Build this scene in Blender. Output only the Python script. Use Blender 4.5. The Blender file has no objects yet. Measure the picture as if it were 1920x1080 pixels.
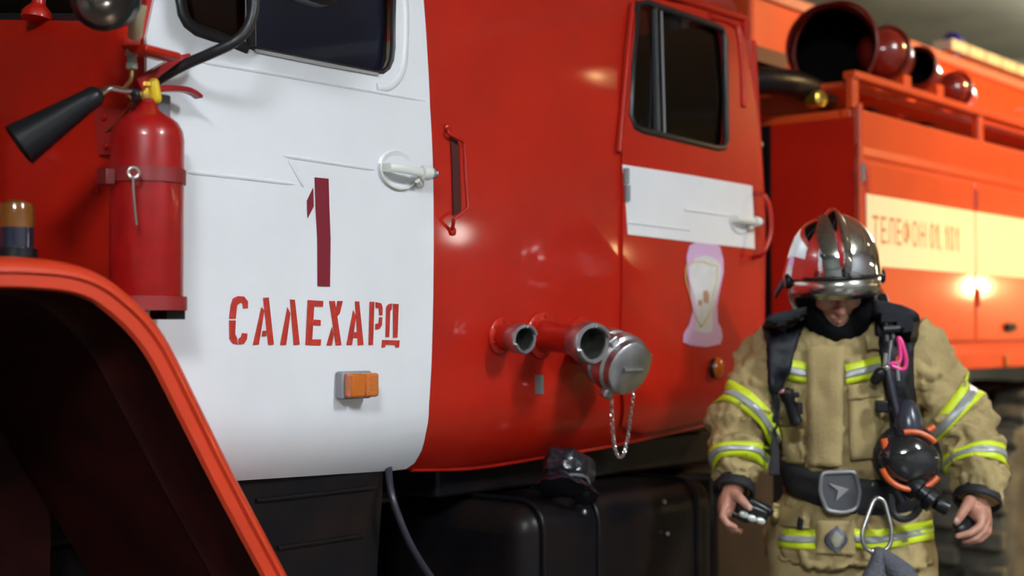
import bpy, bmesh, math, random
from mathutils import Vector, Matrix, noise
from mathutils.bvhtree import BVHTree
random.seed(7)
scene = bpy.context.scene
C = scene.collection
V = Vector
R = math.radians

# ------------------------------------------------------------ camera, world, exposure
FPX = 2666.667                      # 50 mm lens on a 36 mm wide sensor, in 1920-frame pixels
YAW, PIT = R(40), math.atan(80 / FPX)
CAM = V((0, -2.19, 1.46))
FW = V((math.cos(YAW) * math.cos(PIT), math.sin(YAW) * math.cos(PIT), math.sin(PIT)))
RT = V((math.sin(YAW), -math.cos(YAW), 0))
UP = RT.cross(FW)
cd = bpy.data.cameras.new('camera')
cam = bpy.data.objects.new('camera', cd)
C.objects.link(cam)
cam.matrix_world = Matrix(((RT.x, UP.x, -FW.x, CAM.x), (RT.y, UP.y, -FW.y, CAM.y), (RT.z, UP.z, -FW.z, CAM.z), (0, 0, 0, 1)))
cd.lens = 50
cd.sensor_width = 36
cd.clip_start = 0.05
cd.dof.use_dof = True
cd.dof.focus_distance = 2.95
cd.dof.aperture_fstop = 2.0
scene.camera = cam
scene.view_settings.view_transform = 'Standard'
scene.view_settings.look = 'None'
scene.view_settings.gamma = 1
scene.view_settings.use_curve_mapping = False
scene.view_settings.exposure = 0.15
w = bpy.data.worlds.new('world')
scene.world = w
w.use_nodes = True
w.node_tree.nodes['Background'].inputs[0].default_value = (0.01, 0.01, 0.012, 1)
w.node_tree.nodes['Background'].inputs[1].default_value = 1.0

# ceiling lamps: (x, y, length along x, width along y, radiance, colour)
COOL, NEUT, WARM = (0.85, 0.92, 1.0), (1.0, 0.97, 0.88), (1.0, 0.70, 0.30)
LAMPS = [
    (-2.3, -3.7, 0.5, 1.3, 135, COOL),
    (2.5, -4.7, 0.4, 1.4, 140, COOL),
    (13.5, 0.9, 0.5, 1.3, 170, NEUT),
]
WALL_LAMPS = [(10.6, 2.25, 45, NEUT), (13.2, 2.1, 110, WARM), (23.4, 2.2, 300, WARM)]   # x, z, radiance, colour; on the front wall
CEIL = 4.5

# ------------------------------------------------------------ helpers
def ray(px, py):
    return FW + RT * ((px - 960) / FPX) - UP * ((py - 540) / FPX)
def cy(z):
    """inward curve of the cab side: widest at the belt line, leaning in above, rolled under below"""
    if z > 1.81:
        return 0.03 * ((z - 1.81) / 0.39) ** 2
    y = 0.013 * ((1.81 - z) / 0.51) ** 2
    if z < 1.31:
        y += 0.075 * ((1.31 - z) / 0.16) ** 2.2
    return y
def P(px, py, y=None, off=0.0):
    d = ray(px, py)
    if y is not None:
        return CAM + d * ((y - CAM.y) / d.y)
    yy = 0.0
    for _ in range(6):
        p = CAM + d * ((yy + off - CAM.y) / d.y)
        yy = cy(p.z)
    return V((p.x, yy + off, p.z))
def PX(px, py, x):
    d = ray(px, py)
    return CAM + d * ((x - CAM.x) / d.x)

MAT = {}
def mat(name, col, rough=0.5, metal=0.0, coat=0.0, bump=0.0, bscale=60, var=0.0, vscale=6, col2=None, emit=None, estr=0, spec=0.5, aniso=None, alpha=None, trans=0.0, vdetail=4):
    if name in MAT:
        return MAT[name]
    m = bpy.data.materials.new(name)
    m.use_nodes = True
    nt = m.node_tree
    b = nt.nodes['Principled BSDF']
    I = b.inputs
    I['Base Color'].default_value = (*col, 1)
    I['Roughness'].default_value = rough
    I['Metallic'].default_value = metal
    I['Coat Weight'].default_value = coat
    I['Coat Roughness'].default_value = 0.06
    I['Specular IOR Level'].default_value = spec
    I['Transmission Weight'].default_value = trans
    tc = nt.nodes.new('ShaderNodeTexCoord')
    if var:
        n = nt.nodes.new('ShaderNodeTexNoise')
        n.inputs['Scale'].default_value = vscale
        n.inputs['Detail'].default_value = vdetail
        nt.links.new(tc.outputs['Object'], n.inputs['Vector'])
        r = nt.nodes.new('ShaderNodeValToRGB')
        r.color_ramp.elements[0].position = 0.38
        r.color_ramp.elements[1].position = 0.68
        c2 = col2 or tuple(c * (1 - var) for c in col)
        r.color_ramp.elements[0].color = (*col, 1)
        r.color_ramp.elements[1].color = (*c2, 1)
        nt.links.new(n.outputs['Fac'], r.inputs['Fac'])
        nt.links.new(r.outputs['Color'], I['Base Color'])
    if bump:
        n2 = nt.nodes.new('ShaderNodeTexNoise')
        n2.inputs['Scale'].default_value = bscale
        n2.inputs['Detail'].default_value = 3
        nt.links.new(tc.outputs['Object'], n2.inputs['Vector'])
        bp = nt.nodes.new('ShaderNodeBump')
        bp.inputs['Strength'].default_value = bump
        bp.inputs['Distance'].default_value = 0.01
        nt.links.new(n2.outputs['Fac'], bp.inputs['Height'])
        nt.links.new(bp.outputs['Normal'], I['Normal'])
    if emit:
        I['Emission Color'].default_value = (*emit, 1)
        I['Emission Strength'].default_value = estr
    MAT[name] = m
    return m
def glass(name, tint, through=0.5, rough=0.02):
    m = bpy.data.materials.new(name)
    m.use_nodes = True
    nt = m.node_tree
    nt.nodes.clear()
    o = nt.nodes.new('ShaderNodeOutputMaterial')
    lw = nt.nodes.new('ShaderNodeLayerWeight')
    lw.inputs[0].default_value = 0.5
    pw = nt.nodes.new('ShaderNodeMath'); pw.operation = 'POWER'; pw.inputs[1].default_value = 5
    nt.links.new(lw.outputs['Facing'], pw.inputs[0])
    fr = nt.nodes.new('ShaderNodeMath'); fr.operation = 'MULTIPLY_ADD'; fr.inputs[1].default_value = 0.96; fr.inputs[2].default_value = 0.04
    nt.links.new(pw.outputs[0], fr.inputs[0])
    t = nt.nodes.new('ShaderNodeBsdfTransparent')
    t.inputs[0].default_value = (*[c * through for c in tint], 1)
    g = nt.nodes.new('ShaderNodeBsdfGlossy')
    g.inputs['Roughness'].default_value = rough
    mx = nt.nodes.new('ShaderNodeMixShader')
    nt.links.new(fr.outputs[0], mx.inputs[0])
    nt.links.new(t.outputs[0], mx.inputs[1])
    nt.links.new(g.outputs[0], mx.inputs[2])
    nt.links.new(mx.outputs[0], o.inputs[0])
    MAT[name] = m
    return m

WPOS = {}
def tag(o, label=None, cat=None, group=None, kind=None):
    if label: o['label'] = label
    if cat: o['category'] = cat
    if group: o['group'] = group
    if kind: o['kind'] = kind
    return o
def empty(name, loc, label, cat, group=None):
    o = bpy.data.objects.new(name, None)
    o.empty_display_size = 0.1
    o.location = loc
    C.objects.link(o)
    WPOS[o] = V(loc)
    return tag(o, label, cat, group)

class B:
    def __init__(s):
        s.bm = bmesh.new()
    def add(s, verts, faces):
        vs = [s.bm.verts.new(v) for v in verts]
        for f in faces:
            try:
                s.bm.faces.new([vs[i] for i in f])
            except ValueError:
                pass
        return vs
    def box(s, c, size, rot=None):
        c = V(c)
        m = rot or Matrix.Identity(3)
        vs = [c + m @ V((size[0] / 2 * a, size[1] / 2 * b, size[2] / 2 * d)) for a in (-1, 1) for b in (-1, 1) for d in (-1, 1)]
        s.add(vs, [(0, 1, 3, 2), (4, 6, 7, 5), (0, 4, 5, 1), (2, 3, 7, 6), (0, 2, 6, 4), (1, 5, 7, 3)])
        return s
    def loft(s, rings, closed=True, cap=True):
        n = len(rings[0])
        vs = [[s.bm.verts.new(v) for v in r] for r in rings]
        for a, b in zip(vs, vs[1:]):
            for i in range(n if closed else n - 1):
                j = (i + 1) % n
                s.bm.faces.new((a[i], a[j], b[j], b[i]))
        if cap and closed:
            s.bm.faces.new(vs[0][::-1])
            s.bm.faces.new(vs[-1])
        return s
    def tube(s, pts, r, seg=10, cap=True, closed=False, flat=None):
        pts = [V(p) for p in pts]
        n = len(pts)
        rs = r if isinstance(r, (list, tuple)) else [r] * n
        rings = []
        nrm = None
        for i, p in enumerate(pts):
            a = pts[(i - 1) % n] if (closed or i > 0) else p
            b = pts[(i + 1) % n] if (closed or i < n - 1) else p
            t = (b - a).normalized()
            if nrm is None:
                h = V((0, 0, 1)) if abs(t.z) < 0.9 else V((1, 0, 0))
                nrm = (h - t * h.dot(t)).normalized()
            else:
                nrm = (nrm - t * nrm.dot(t)).normalized()
            bn = t.cross(nrm)
            fl = flat or 1.0
            rings.append([p + (nrm * math.cos(k * math.tau / seg) + bn * math.sin(k * math.tau / seg) * fl) * rs[i] for k in range(seg)])
        if closed:
            rings.append(rings[0])
            vs = [[s.bm.verts.new(v) for v in rr] for rr in rings[:-1]]
            vs.append(vs[0])
            for A, Bb in zip(vs, vs[1:]):
                for i in range(seg):
                    j = (i + 1) % seg
                    s.bm.faces.new((A[i], A[j], Bb[j], Bb[i]))
        else:
            s.loft(rings, cap=cap)
        return s
    def lathe(s, prof, o, axis=(0, 0, 1), seg=32, cap=True):
        o = V(o)
        ax = V(axis).normalized()
        h = V((0, 0, 1)) if abs(ax.z) < 0.9 else V((1, 0, 0))
        e1 = (h - ax * h.dot(ax)).normalized()
        e2 = ax.cross(e1)
        rings = [[o + ax * t + (e1 * math.cos(k * math.tau / seg) + e2 * math.sin(k * math.tau / seg)) * max(r, 1e-4) for k in range(seg)] for r, t in prof]
        s.loft(rings, cap=cap)
        return s
    def ell(s, c, rad, rot=None, u=20, v=12):
        c = V(c)
        m = rot or Matrix.Identity(3)
        rings = []
        for i in range(v + 1):
            th = math.pi * (0.02 + 0.96 * i / v)
            rings.append([c + m @ V((rad[0] * math.sin(th) * math.cos(k * math.tau / u), rad[1] * math.sin(th) * math.sin(k * math.tau / u), rad[2] * math.cos(th))) for k in range(u)])
        s.loft(rings)
        return s
    def prism(s, pts, d):
        pts = [V(p) for p in pts]
        d = V(d)
        n = len(pts)
        s.add(pts + [p + d for p in pts], [tuple(range(n)), tuple(range(2 * n - 1, n - 1, -1))] + [(i, (i + 1) % n, n + (i + 1) % n, n + i) for i in range(n)])
        return s
    def capsule(s, pts, rs, seg=12):
        """tapered tube with rounded ends"""
        pts = [V(p) for p in pts]
        d0 = (pts[0] - pts[1]).normalized()
        d1 = (pts[-1] - pts[-2]).normalized()
        A, ra = [], []
        for k in (0.95, 0.75, 0.45):
            A.append(pts[0] + d0 * rs[0] * k); ra.append(rs[0] * math.sqrt(1 - k * k))
        Z, rz = [], []
        for k in (0.45, 0.75, 0.95):
            Z.append(pts[-1] + d1 * rs[-1] * k); rz.append(rs[-1] * math.sqrt(1 - k * k))
        s.tube(A + pts + Z, ra + list(rs) + rz, seg)
        return s
    def xf(s, M):
        s.bm.transform(M)
        return s
    def build(s, name, m, parent=None, smooth=True, bevel=0, bseg=2, sub=0, label=None, cat=None, group=None, kind=None, sharp=0.7, normals=True, mods=None, solid=None):
        bm = s.bm
        if normals:
            bmesh.ops.recalc_face_normals(bm, faces=bm.faces[:])
        if smooth:
            for f in bm.faces: f.smooth = True
            for e in bm.edges:
                if len(e.link_faces) == 2 and e.calc_face_angle(0) > sharp:
                    e.smooth = False
        n = len(bm.verts)
        lo = V((min(v.co.x for v in bm.verts), min(v.co.y for v in bm.verts), min(v.co.z for v in bm.verts)))
        hi = V((max(v.co.x for v in bm.verts), max(v.co.y for v in bm.verts), max(v.co.z for v in bm.verts)))
        c = (lo + hi) / 2
        if parent is None:
            c.z = lo.z
        for v in bm.verts: v.co -= c
        me = bpy.data.meshes.new(name)
        bm.to_mesh(me)
        bm.free()
        me.materials.append(m)
        o = bpy.data.objects.new(name, me)
        C.objects.link(o)
        WPOS[o] = c
        while parent is not None and parent.parent is not None and parent.parent.parent is not None:
            parent = parent.parent          # thing > part > sub-part, no deeper
        if parent is not None:
            o.parent = parent
            o.location = c - WPOS[parent]
        else:
            o.location = c
        if solid:
            k = o.modifiers.new('solid', 'SOLIDIFY'); k.thickness = solid; k.offset = 1
        if bevel:
            k = o.modifiers.new('bevel', 'BEVEL'); k.width = bevel; k.segments = bseg; k.limit_method = 'ANGLE'; k.angle_limit = R(40)
            k.harden_normals = False
        if sub:
            k = o.modifiers.new('sub', 'SUBSURF'); k.levels = sub; k.render_levels = sub
        return tag(o, label, cat, group, kind)

def fillet(pts, r, n=5):
    """round the corners of a closed 2D/3D polygon; r number or list (0 keeps it sharp)"""
    pts = [V(p) for p in pts]
    out = []
    N = len(pts)
    for i, p in enumerate(pts):
        ri = r[i] if isinstance(r, (list, tuple)) else r
        if ri <= 0:
            out.append(p); continue
        a = (pts[i - 1] - p); b = (pts[(i + 1) % N] - p)
        da, db = min(ri, a.length * 0.45), min(ri, b.length * 0.45)
        p0 = p + a.normalized() * da; p1 = p + b.normalized() * db
        for k in range(n + 1):
            t = k / n
            out.append(p0 * (1 - t) ** 2 + p * 2 * t * (1 - t) + p1 * t * t)
    return out
def smooth_path(pts, n=6):
    """Catmull-Rom through 3D points"""
    pts = [V(p) for p in pts]
    out = []
    for i in range(len(pts) - 1):
        p0 = pts[max(i - 1, 0)]; p1 = pts[i]; p2 = pts[i + 1]; p3 = pts[min(i + 2, len(pts) - 1)]
        for k in range(n):
            t = k / n
            out.append(0.5 * ((2 * p1) + (p2 - p0) * t + (2 * p0 - 5 * p1 + 4 * p2 - p3) * t * t + (3 * p1 - p0 - 3 * p2 + p3) * t ** 3))
    out.append(pts[-1])
    return out

def panel(outer, holes=(), off=0.0, thick=0.012, yf=None, step=0.03):
    """sheet in the xz plane, cut out with holes, bent to the cab side curve, with thickness"""
    s = B()
    bm = s.bm
    edges = []
    for loop in [outer] + list(holes):
        vs = [bm.verts.new((p[0], 0, p[-1])) for p in loop]
        for i in range(len(vs)):
            edges.append(bm.edges.new((vs[i], vs[(i + 1) % len(vs)])))
    bmesh.ops.triangle_fill(bm, use_beauty=True, use_dissolve=False, edges=edges, normal=(0, -1, 0))
    zs = [v.co.z for v in bm.verts]
    if step:
        z = min(zs) + step * 0.5
        while z < max(zs):
            bmesh.ops.bisect_plane(bm, geom=bm.verts[:] + bm.edges[:] + bm.faces[:], plane_co=(0, 0, z), plane_no=(0, 0, 1), dist=1e-5)
            z += step
    f = yf or cy
    for v in bm.verts:
        v.co.y = f(v.co.z) + off
    r = bmesh.ops.extrude_face_region(bm, geom=bm.faces[:])
    for e in r['geom']:
        if isinstance(e, bmesh.types.BMVert):
            e.co.y += thick
    return s
def pxs(lst, y=None, off=0.0):
    return [P(a, b, y, off) for a, b in lst]
def decal(polys, off=-0.0015, thick=0.001, step=0.03):
    """flat paint pieces lying on the cab side, outlines given as world xz points"""
    s = B()
    for poly in polys:
        t = panel(poly, off=off, thick=thick, step=step)
        me = bpy.data.meshes.new('t'); t.bm.to_mesh(me); t.bm.free()
        s.bm.from_mesh(me); bpy.data.meshes.remove(me)
    return s

# ------------------------------------------------------------ materials
RED = mat('red_paint', (0.45, 0.011, 0.003), 0.42, spec=0.30, coat=0.30, bump=0.02, bscale=25, var=0.15, vscale=5)
REDF = mat('orange_red_fender_paint', (0.62, 0.045, 0.012), 0.38, coat=0.3, var=0.12, vscale=7)
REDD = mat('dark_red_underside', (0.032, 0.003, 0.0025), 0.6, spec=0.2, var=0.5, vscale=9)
REDT = mat('tank_warm_lit_red', (0.68, 0.072, 0.013), 0.28, coat=0.7, bump=0.015, bscale=12, var=0.1)  # red pushed to orange: warm lamplight mixed into the base colour
REDX = mat('extinguisher_red', (0.34, 0.006, 0.006), 0.34, spec=0.35, coat=0.3, var=0.2, vscale=30)
WHITE = mat('white_door_paint', (0.84, 0.85, 0.88), 0.30, coat=0.5, bump=0.02, bscale=10, var=0.06, vscale=4)
IVORY = mat('ivory_metal', (0.72, 0.73, 0.68), 0.35, coat=0.3)
BLACK = mat('black_rubber', (0.010, 0.010, 0.013), 0.42, bump=0.05)
BLKM = mat('black_painted_steel', (0.005, 0.005, 0.007), 0.36, spec=0.18, bump=0.12, bscale=18, var=0.4, vscale=10, col2=(0.013, 0.008, 0.007))
BLKP = mat('black_plastic', (0.008, 0.008, 0.010), 0.32, spec=0.35)
ALU = mat('cast_aluminium', (0.60, 0.60, 0.62), 0.36, metal=1.0, bump=0.1, bscale=40, var=0.35, vscale=14)
STEEL = mat('bright_steel', (0.75, 0.75, 0.76), 0.15, metal=1.0)
CHROME = mat('chrome_shell', (0.80, 0.81, 0.84), 0.07, metal=1.0)
BRASS = mat('brass', (0.72, 0.48, 0.08), 0.3, metal=0.85)
BRONZE = mat('bronze_pipe', (0.42, 0.26, 0.10), 0.4, metal=0.8)
YELLOW = mat('yellow_knob', (0.75, 0.50, 0.01), 0.4)
CRIMSON = mat('crimson_paint', (0.20, 0.004, 0.018), 0.55, var=0.15, vscale=20)
STENCIL = mat('stencil_red_paint', (0.55, 0.035, 0.02), 0.5, var=0.35, vscale=60)
AMBER = mat('amber_lens', (0.55, 0.13, 0.01), 0.15, coat=0.6, bump=0.15, bscale=160)
GREY = mat('grey_plate', (0.20, 0.20, 0.21), 0.5)
CREAM = mat('cream_stripe_paint', (0.86, 0.80, 0.52), 0.4)
ORGTXT = mat('orange_letter_paint', (0.62, 0.20, 0.05), 0.5)
PANE = glass('dark_window_glass', (0.60, 0.62, 0.74), 0.60)
LENS = glass('clear_lens_glass', (1, 1, 1), 0.85)
INNER = mat('cab_interior', (0.02, 0.02, 0.024), 0.7)
BLUE = mat('blue_beacon', (0.01, 0.012, 0.25), 0.2, coat=0.5)
TYRE = mat('tyre_rubber', (0.035, 0.031, 0.023), 0.8, bump=0.3, bscale=30, var=0.4, vscale=9, col2=(0.09, 0.08, 0.055))

# ------------------------------------------------------------ the garage
def struct(name, b, m, **k):
    return b.build(name, m, None, kind='structure', smooth=False, **k)
X0, X1, Y0, Y1 = -7.0, 24.0, -7.5, 6.0
MFLOOR = mat('concrete_floor', (0.12, 0.115, 0.10), 0.35, bump=0.1, bscale=8, var=0.4, vscale=1.5)
MCEIL = mat('olive_grey_ceiling', (0.50, 0.49, 0.38), 0.7, bump=0.1, bscale=4, var=0.25, vscale=1.2)
MWALL = mat('pale_green_wall_paint', (0.22, 0.235, 0.20), 0.6, var=0.2, vscale=0.8)
struct('floor', B().box(((X0 + X1) / 2, (Y0 + Y1) / 2, -0.1), (X1 - X0, Y1 - Y0, 0.2)), MFLOOR)
struct('ceiling', B().box(((X0 + X1) / 2, (Y0 + Y1) / 2, CEIL + 0.1), (X1 - X0, Y1 - Y0, 0.2)), MCEIL)
struct('wall_back', B().box(((X0 + X1) / 2, Y1 + 0.1, CEIL / 2), (X1 - X0, 0.2, CEIL)), MWALL)
struct('wall_front', B().box(((X0 + X1) / 2, Y0 - 0.1, CEIL / 2), (X1 - X0, 0.2, CEIL)), mat('whitewashed_wall', (0.40, 0.41, 0.42), 0.6, var=0.15, vscale=0.8))
struct('wall_left', B().box((X0 - 0.1, (Y0 + Y1) / 2, CEIL / 2), (0.2, Y1 - Y0, CEIL)), MWALL)
struct('wall_right', B().box((X1 + 0.1, (Y0 + Y1) / 2, CEIL / 2), (0.2, Y1 - Y0, CEIL)), MWALL)
for i, x in enumerate((-3.0, 2.0, 7.0, 11.0, 16.0, 20.0)):
    struct('trim_%d' % (i + 1), B().box((x, (Y0 + Y1) / 2, CEIL - 0.09), (0.22, Y1 - Y0, 0.18)), MCEIL)
MHOUS = mat('white_lamp_housing', (0.7, 0.7, 0.68), 0.4)
WHERE = ['out in front of the truck cab', 'beside the front door of the cab', 'farthest down the garage']
for i, (x, y, lx, ly, st, col) in enumerate(LAMPS):
    t = empty('ceiling_lamp', (x, y, CEIL - 0.08), 'white ceiling lamp with flat diffuser ' + WHERE[i], 'lamp', 'ceiling lamps in the garage')
    zl = CEIL - 0.42
    b = B().box((x, y, zl + 0.055), (0.10, ly + 0.06, 0.03)).box((x, y - ly / 2 - 0.02, zl), (lx + 0.02, 0.03, 0.12)).box((x, y + ly / 2 + 0.02, zl), (lx + 0.02, 0.03, 0.12))
    b.build('housing', MHOUS, t, smooth=False, bevel=0.004)
    B().box((x, y, zl), (lx, ly, 0.09)).build('diffuser', mat('lamp_glow_%d' % i, (0.8, 0.8, 0.8), 0.5, emit=col, estr=st), t, smooth=False, bevel=0.02)
    for k in (-1, 1):
        B().tube([(x, y + k * ly * 0.4, CEIL), (x, y + k * ly * 0.4, zl + 0.06)], 0.006, 8).build('hanger_rod', ALU, t)
for i, (x, z, st, col) in enumerate(WALL_LAMPS):
    y = Y0
    t = empty('wall_lamp', (x, y, z - 0.16), 'round glowing bulkhead lamp on the front wall, ' + ['nearest the cab', 'the middle one, warm yellow', 'farthest from the cab'][i], 'lamp', 'bulkhead lamps on the front wall')
    B().lathe([(0.17, 0), (0.17, 0.03), (0.155, 0.05), (0.14, 0.05)], (x, y, z), (0, 1, 0), 28).build('housing', MHOUS, t)
    B().lathe([(0.14, 0.045), (0.13, 0.09), (0.09, 0.125), (0.0005, 0.14)], (x, y, z), (0, 1, 0), 28).build('diffuser', mat('wall_lamp_glow_%d' % i, (0.8, 0.8, 0.8), 0.5, emit=col, estr=st), t)
# ceiling floodlight turned on the tank body
fl = V((7.9, -3.2, 4.05)); aim = V((7.0, -0.08, 1.72))
fd_ = (aim - fl).normalized()
t = empty('flood_lamp', (fl.x, fl.y, fl.z), 'warm floodlight hanging from the ceiling opposite the tank body', 'lamp')
B().lathe([(0.05, -0.22), (0.10, -0.18), (0.17, 0.0), (0.175, 0.01), (0.165, 0.01), (0.09, -0.16), (0.0005, -0.165)], fl, fd_, 28, cap=False).build('reflector', MHOUS, t)
B().tube([fl - fd_ * 0.2, fl - fd_ * 0.2 + V((0, 0, 0.05)), V((fl.x, fl.y - 0.1, CEIL))], 0.012, 8).build('bracket', ALU, t)
B().ell(fl - fd_ * 0.09, (0.04, 0.04, 0.05)).build('bulb', mat('flood_bulb', (0.8, 0.8, 0.8), 0.5, emit=WARM, estr=40), t)
ld = bpy.data.lights.new('flood_light', 'SPOT')
ld.energy = 1550; ld.color = (1.0, 0.66, 0.26); ld.spot_size = R(78); ld.spot_blend = 0.7; ld.shadow_soft_size = 0.12
lo_ = bpy.data.objects.new('flood_light', ld)
C.objects.link(lo_)
lo_.parent = t
lo_.location = fd_ * 0.03
lo_.rotation_mode = 'QUATERNION'
lo_.rotation_quaternion = fd_.to_track_quat('-Z', 'Y')

# ------------------------------------------------------------ the fire truck
truck = empty('fire_truck', (4.0, 1.1, 0), 'red six-wheeled fire truck with white front door parked in the garage', 'fire truck')
XF = 1.56           # cab front
XB = 3.80           # cab back
ZT = 2.42           # cab side top
CW = 2.3            # cab width

# --- front door outline and window opening (world xz on the cab side)
door_px = [(283, -250), (285, 0), (270, 70), (268, 330), (275, 620), (285, 903), (480, 895), (640, 888), (735, 882), (757, 879), (773, 868), (786, 845), (794, 812), (800, 760), (805, 680), (808, 560), (809, 450), (808, 330), (802, 200), (797, 100), (790, 0), (784, -100)]
arch = [P(a, c, -0.14) for a, c in ((322, 622), (350, 675), (400, 778), (450, 880), (505, 985))]
arch = [V((p.x + 0.014, 0, p.z)) for p in arch]
door_loop = pxs(door_px)
zlow = door_loop[6].z
cut = [p for p in smooth_path(arch, 4) if p.x > door_loop[3].x + 0.005 and p.z > zlow + 0.01]
door_loop = door_loop[:4] + [V((door_loop[3].x, 0, cut[0].z + 0.01))] + cut + [V((cut[-1].x + 0.006, 0, zlow + 0.002))] + door_loop[7:]
win_px = [(322, -170), (324, 0), (329, 30), (341, 52), (362, 68), (395, 79), (470, 94), (590, 118), (700, 139), (715, 139), (727, 130), (734, 114), (737, 90), (738, 0), (736, -62)]
win_loop = pxs(win_px)
# --- rear (crew) door outline and window
rdoor_px = [(1190, -6), (1176, 100), (1161, 270), (1163, 440), (1161, 600), (1158, 720), (1160, 800), (1200, 812), (1414, 768), (1419, 600), (1418, 400), (1402, 200), (1395, 80), (1390, 48), (1378, 30), (1350, 22)]
rdoor_loop = pxs(rdoor_px)
rwin_px = [(1193, 10), (1210, 8), (1335, 50), (1350, 58), (1354, 75), (1357, 262), (1353, 274), (1340, 276), (1200, 243), (1186, 236), (1179, 218), (1183, 130)]
rwin_loop = pxs(rwin_px)

def inset(loop, d):
    c = sum((V(p) for p in loop), V()) / len(loop)
    out = []
    for i, p in enumerate(loop):
        t = (V(loop[(i + 1) % len(loop)]) - V(loop[i - 1])).normalized()
        n = V((t.z, 0, -t.x))
        if (p - c).dot(n) < 0: n = -n
        out.append(V((p.x + n.x * d, 0, p.z + n.z * d)))
    return [V((q.x, cy(q.z), q.z)) for q in out]
# --- cab side sheet
bot_px = [(285, 903), (480, 895), (640, 888), (770, 880), (872, 878), (950, 868), (1019, 856), (1125, 839), (1230, 817), (1330, 795), (1420, 772)]
bot = pxs(bot_px)
side = [V((1.64, 0, ZT)), V((1.60, 0, 2.2)), V((XF, 0, 2.02)), V((XF, 0, cut[0].z + 0.01))] + [p + V((0.004, 0, 0)) for p in cut] + [V((cut[-1].x + 0.010, 0, zlow + 0.004))] + bot[2:] + [V((XB, 0, bot[-1].z)), V((XB, 0, ZT))]
panel(side, [inset(win_loop, 0.010), inset(rwin_loop, 0.004)], off=0.0, thick=0.02, step=0.025).build('cab_side', RED, truck, bevel=0.004)
# rolled lip along the bottom edge of the cab
lip = [P(a, b, None, 0.004) for a, b in bot_px[3:]]
B().tube(smooth_path(lip, 4), 0.006, 8).build('sill_lip', RED, truck)
# roof, back and far side of the cab
rings = []
for x in (1.66, 1.75, 2.6, 3.5, XB):
    k = 0.0 if 1.7 < x < 3.6 else 0.03
    rings.append([V((x, cy(ZT) + 0.0, ZT - 0.01))] + [V((x, cy(ZT) + 0.02 + 0.09 * (1 - math.cos(a)) + 0.0, ZT + (0.13 - k) * math.sin(a))) for a in [i * math.pi / 2 / 6 for i in range(7)]] + [V((x, 1.15, ZT + 0.19 - k)), V((x, CW - 0.12, ZT + 0.13 - k)), V((x, CW - 0.03, ZT - 0.01))])
B().loft(rings, closed=False).build('cab_roof', RED, truck, solid=0.01)
B().tube([V((1.66, cy(ZT) - 0.012, ZT)), V((XB, cy(ZT) - 0.012, ZT))], 0.013, 10).build('rain_gutter', RED, truck)
B().box((XB - 0.01, CW / 2, 1.80), (0.02, CW - 0.08, 1.24)).build('cab_back_wall', RED, truck, smooth=False, bevel=0.01)
B().box(((XF + XB) / 2, CW - 0.03, 1.80), (XB - XF, 0.02, 1.24)).build('cab_far_side', RED, truck, smooth=False)
B().box(((XF + XB) / 2 + 0.1, CW / 2, 1.24), (XB - XF - 0.26, CW - 0.25, 0.05)).build('cab_floor', INNER, truck, smooth=False)
for x in (1.98, 2.95):
    b = B().box((x + 0.2, 0.6, 1.48), (0.5, 0.6, 0.16)).box((x + 0.44, 0.6, 1.78), (0.14, 0.6, 0.62))
    b.build('seat', INNER, truck, bevel=0.04, bseg=3)

# --- cab front: firewall sheet, bulged cowl, windscreen
ZW = 2.040
b = B()
N = 24
rings = []
for j in range(13):
    row = []
    for i in range(N + 1):
        y = 0.012 + (CW - 0.02) * i / N * 0.5
        rr = max(0, 0.05 - y) / 0.05
        zt_ = ZW + 0.15 * (y - 0.1)
        z = 1.50 + (zt_ - 1.50) * j / 12
        x = XF + 0.045 * (1 - math.sqrt(max(0, 1 - rr * rr)))
        bulge = 0.035 * math.exp(-((y - 0.32) / 0.17) ** 4) * math.exp(-((z - 1.76) / 0.17) ** 4)
        x -= bulge
        if j > 10: x -= 0.02
        row.append(V((x, y, z)))
    rings.append(row)
b.loft(rings, closed=False, cap=False).build('cowl_panel', RED, truck, solid=0.004)
ws = [V((XF + 0.01, 0.03, ZW - 0.01)), V((XF + 0.01, CW / 2, ZW + 0.15)), V((XF + 0.01, CW - 0.05, ZW - 0.01)), V((XF + 0.11, CW - 0.1, ZT + 0.05)), V((XF + 0.11, 0.08, ZT + 0.05))]
B().prism(ws, (0.006, 0, 0)).build('windscreen', PANE, truck, smooth=False)
B().tube(ws, 0.022, 8, closed=True).build('windscreen_rubber', BLACK, truck)
B().tube([(XF + 0.03, 0.03, ZW - 0.05), (XF + 0.06, 0.035, 2.2), (XF + 0.12, 0.05, ZT)], 0.026, 10).build('windscreen_pillar', RED, truck)
# wiper spindle housing, red, at the foot of the windscreen
p = PX(68, 36, XF - 0.03)
B().lathe([(0.030, 0), (0.030, 0.012), (0.022, 0.022), (0.014, 0.03), (0.011, 0.075), (0.016, 0.09), (0.006, 0.10)], p, (0.15, 0, 1), 20).build('wiper_spindle', RED, truck)
# hood beyond the left edge of the picture
B().box((0.75, 1.17, 1.68), (1.62, 1.0, 0.62)).build('hood', RED, truck, bevel=0.12, bseg=5)

# --- front door
fd = panel(door_loop, [win_loop], off=-0.007, thick=0.012, step=0.02).build('front_door', WHITE, truck, bevel=0.003, label='white front door of the cab with a red stencilled number one and lettering')
# raised pressing around the window
o1 = inset(win_loop, 0.030)[8:]
B().tube([q + V((0, -0.007, 0)) for q in smooth_path(o1, 4)], 0.010, 10, flat=0.5).build('window_pressing', WHITE, fd)
B().tube([q + V((0, -0.003, 0)) for q in inset(win_loop, -0.003)], 0.006, 8, closed=True).build('window_rubber', BLACK, fd)
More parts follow.
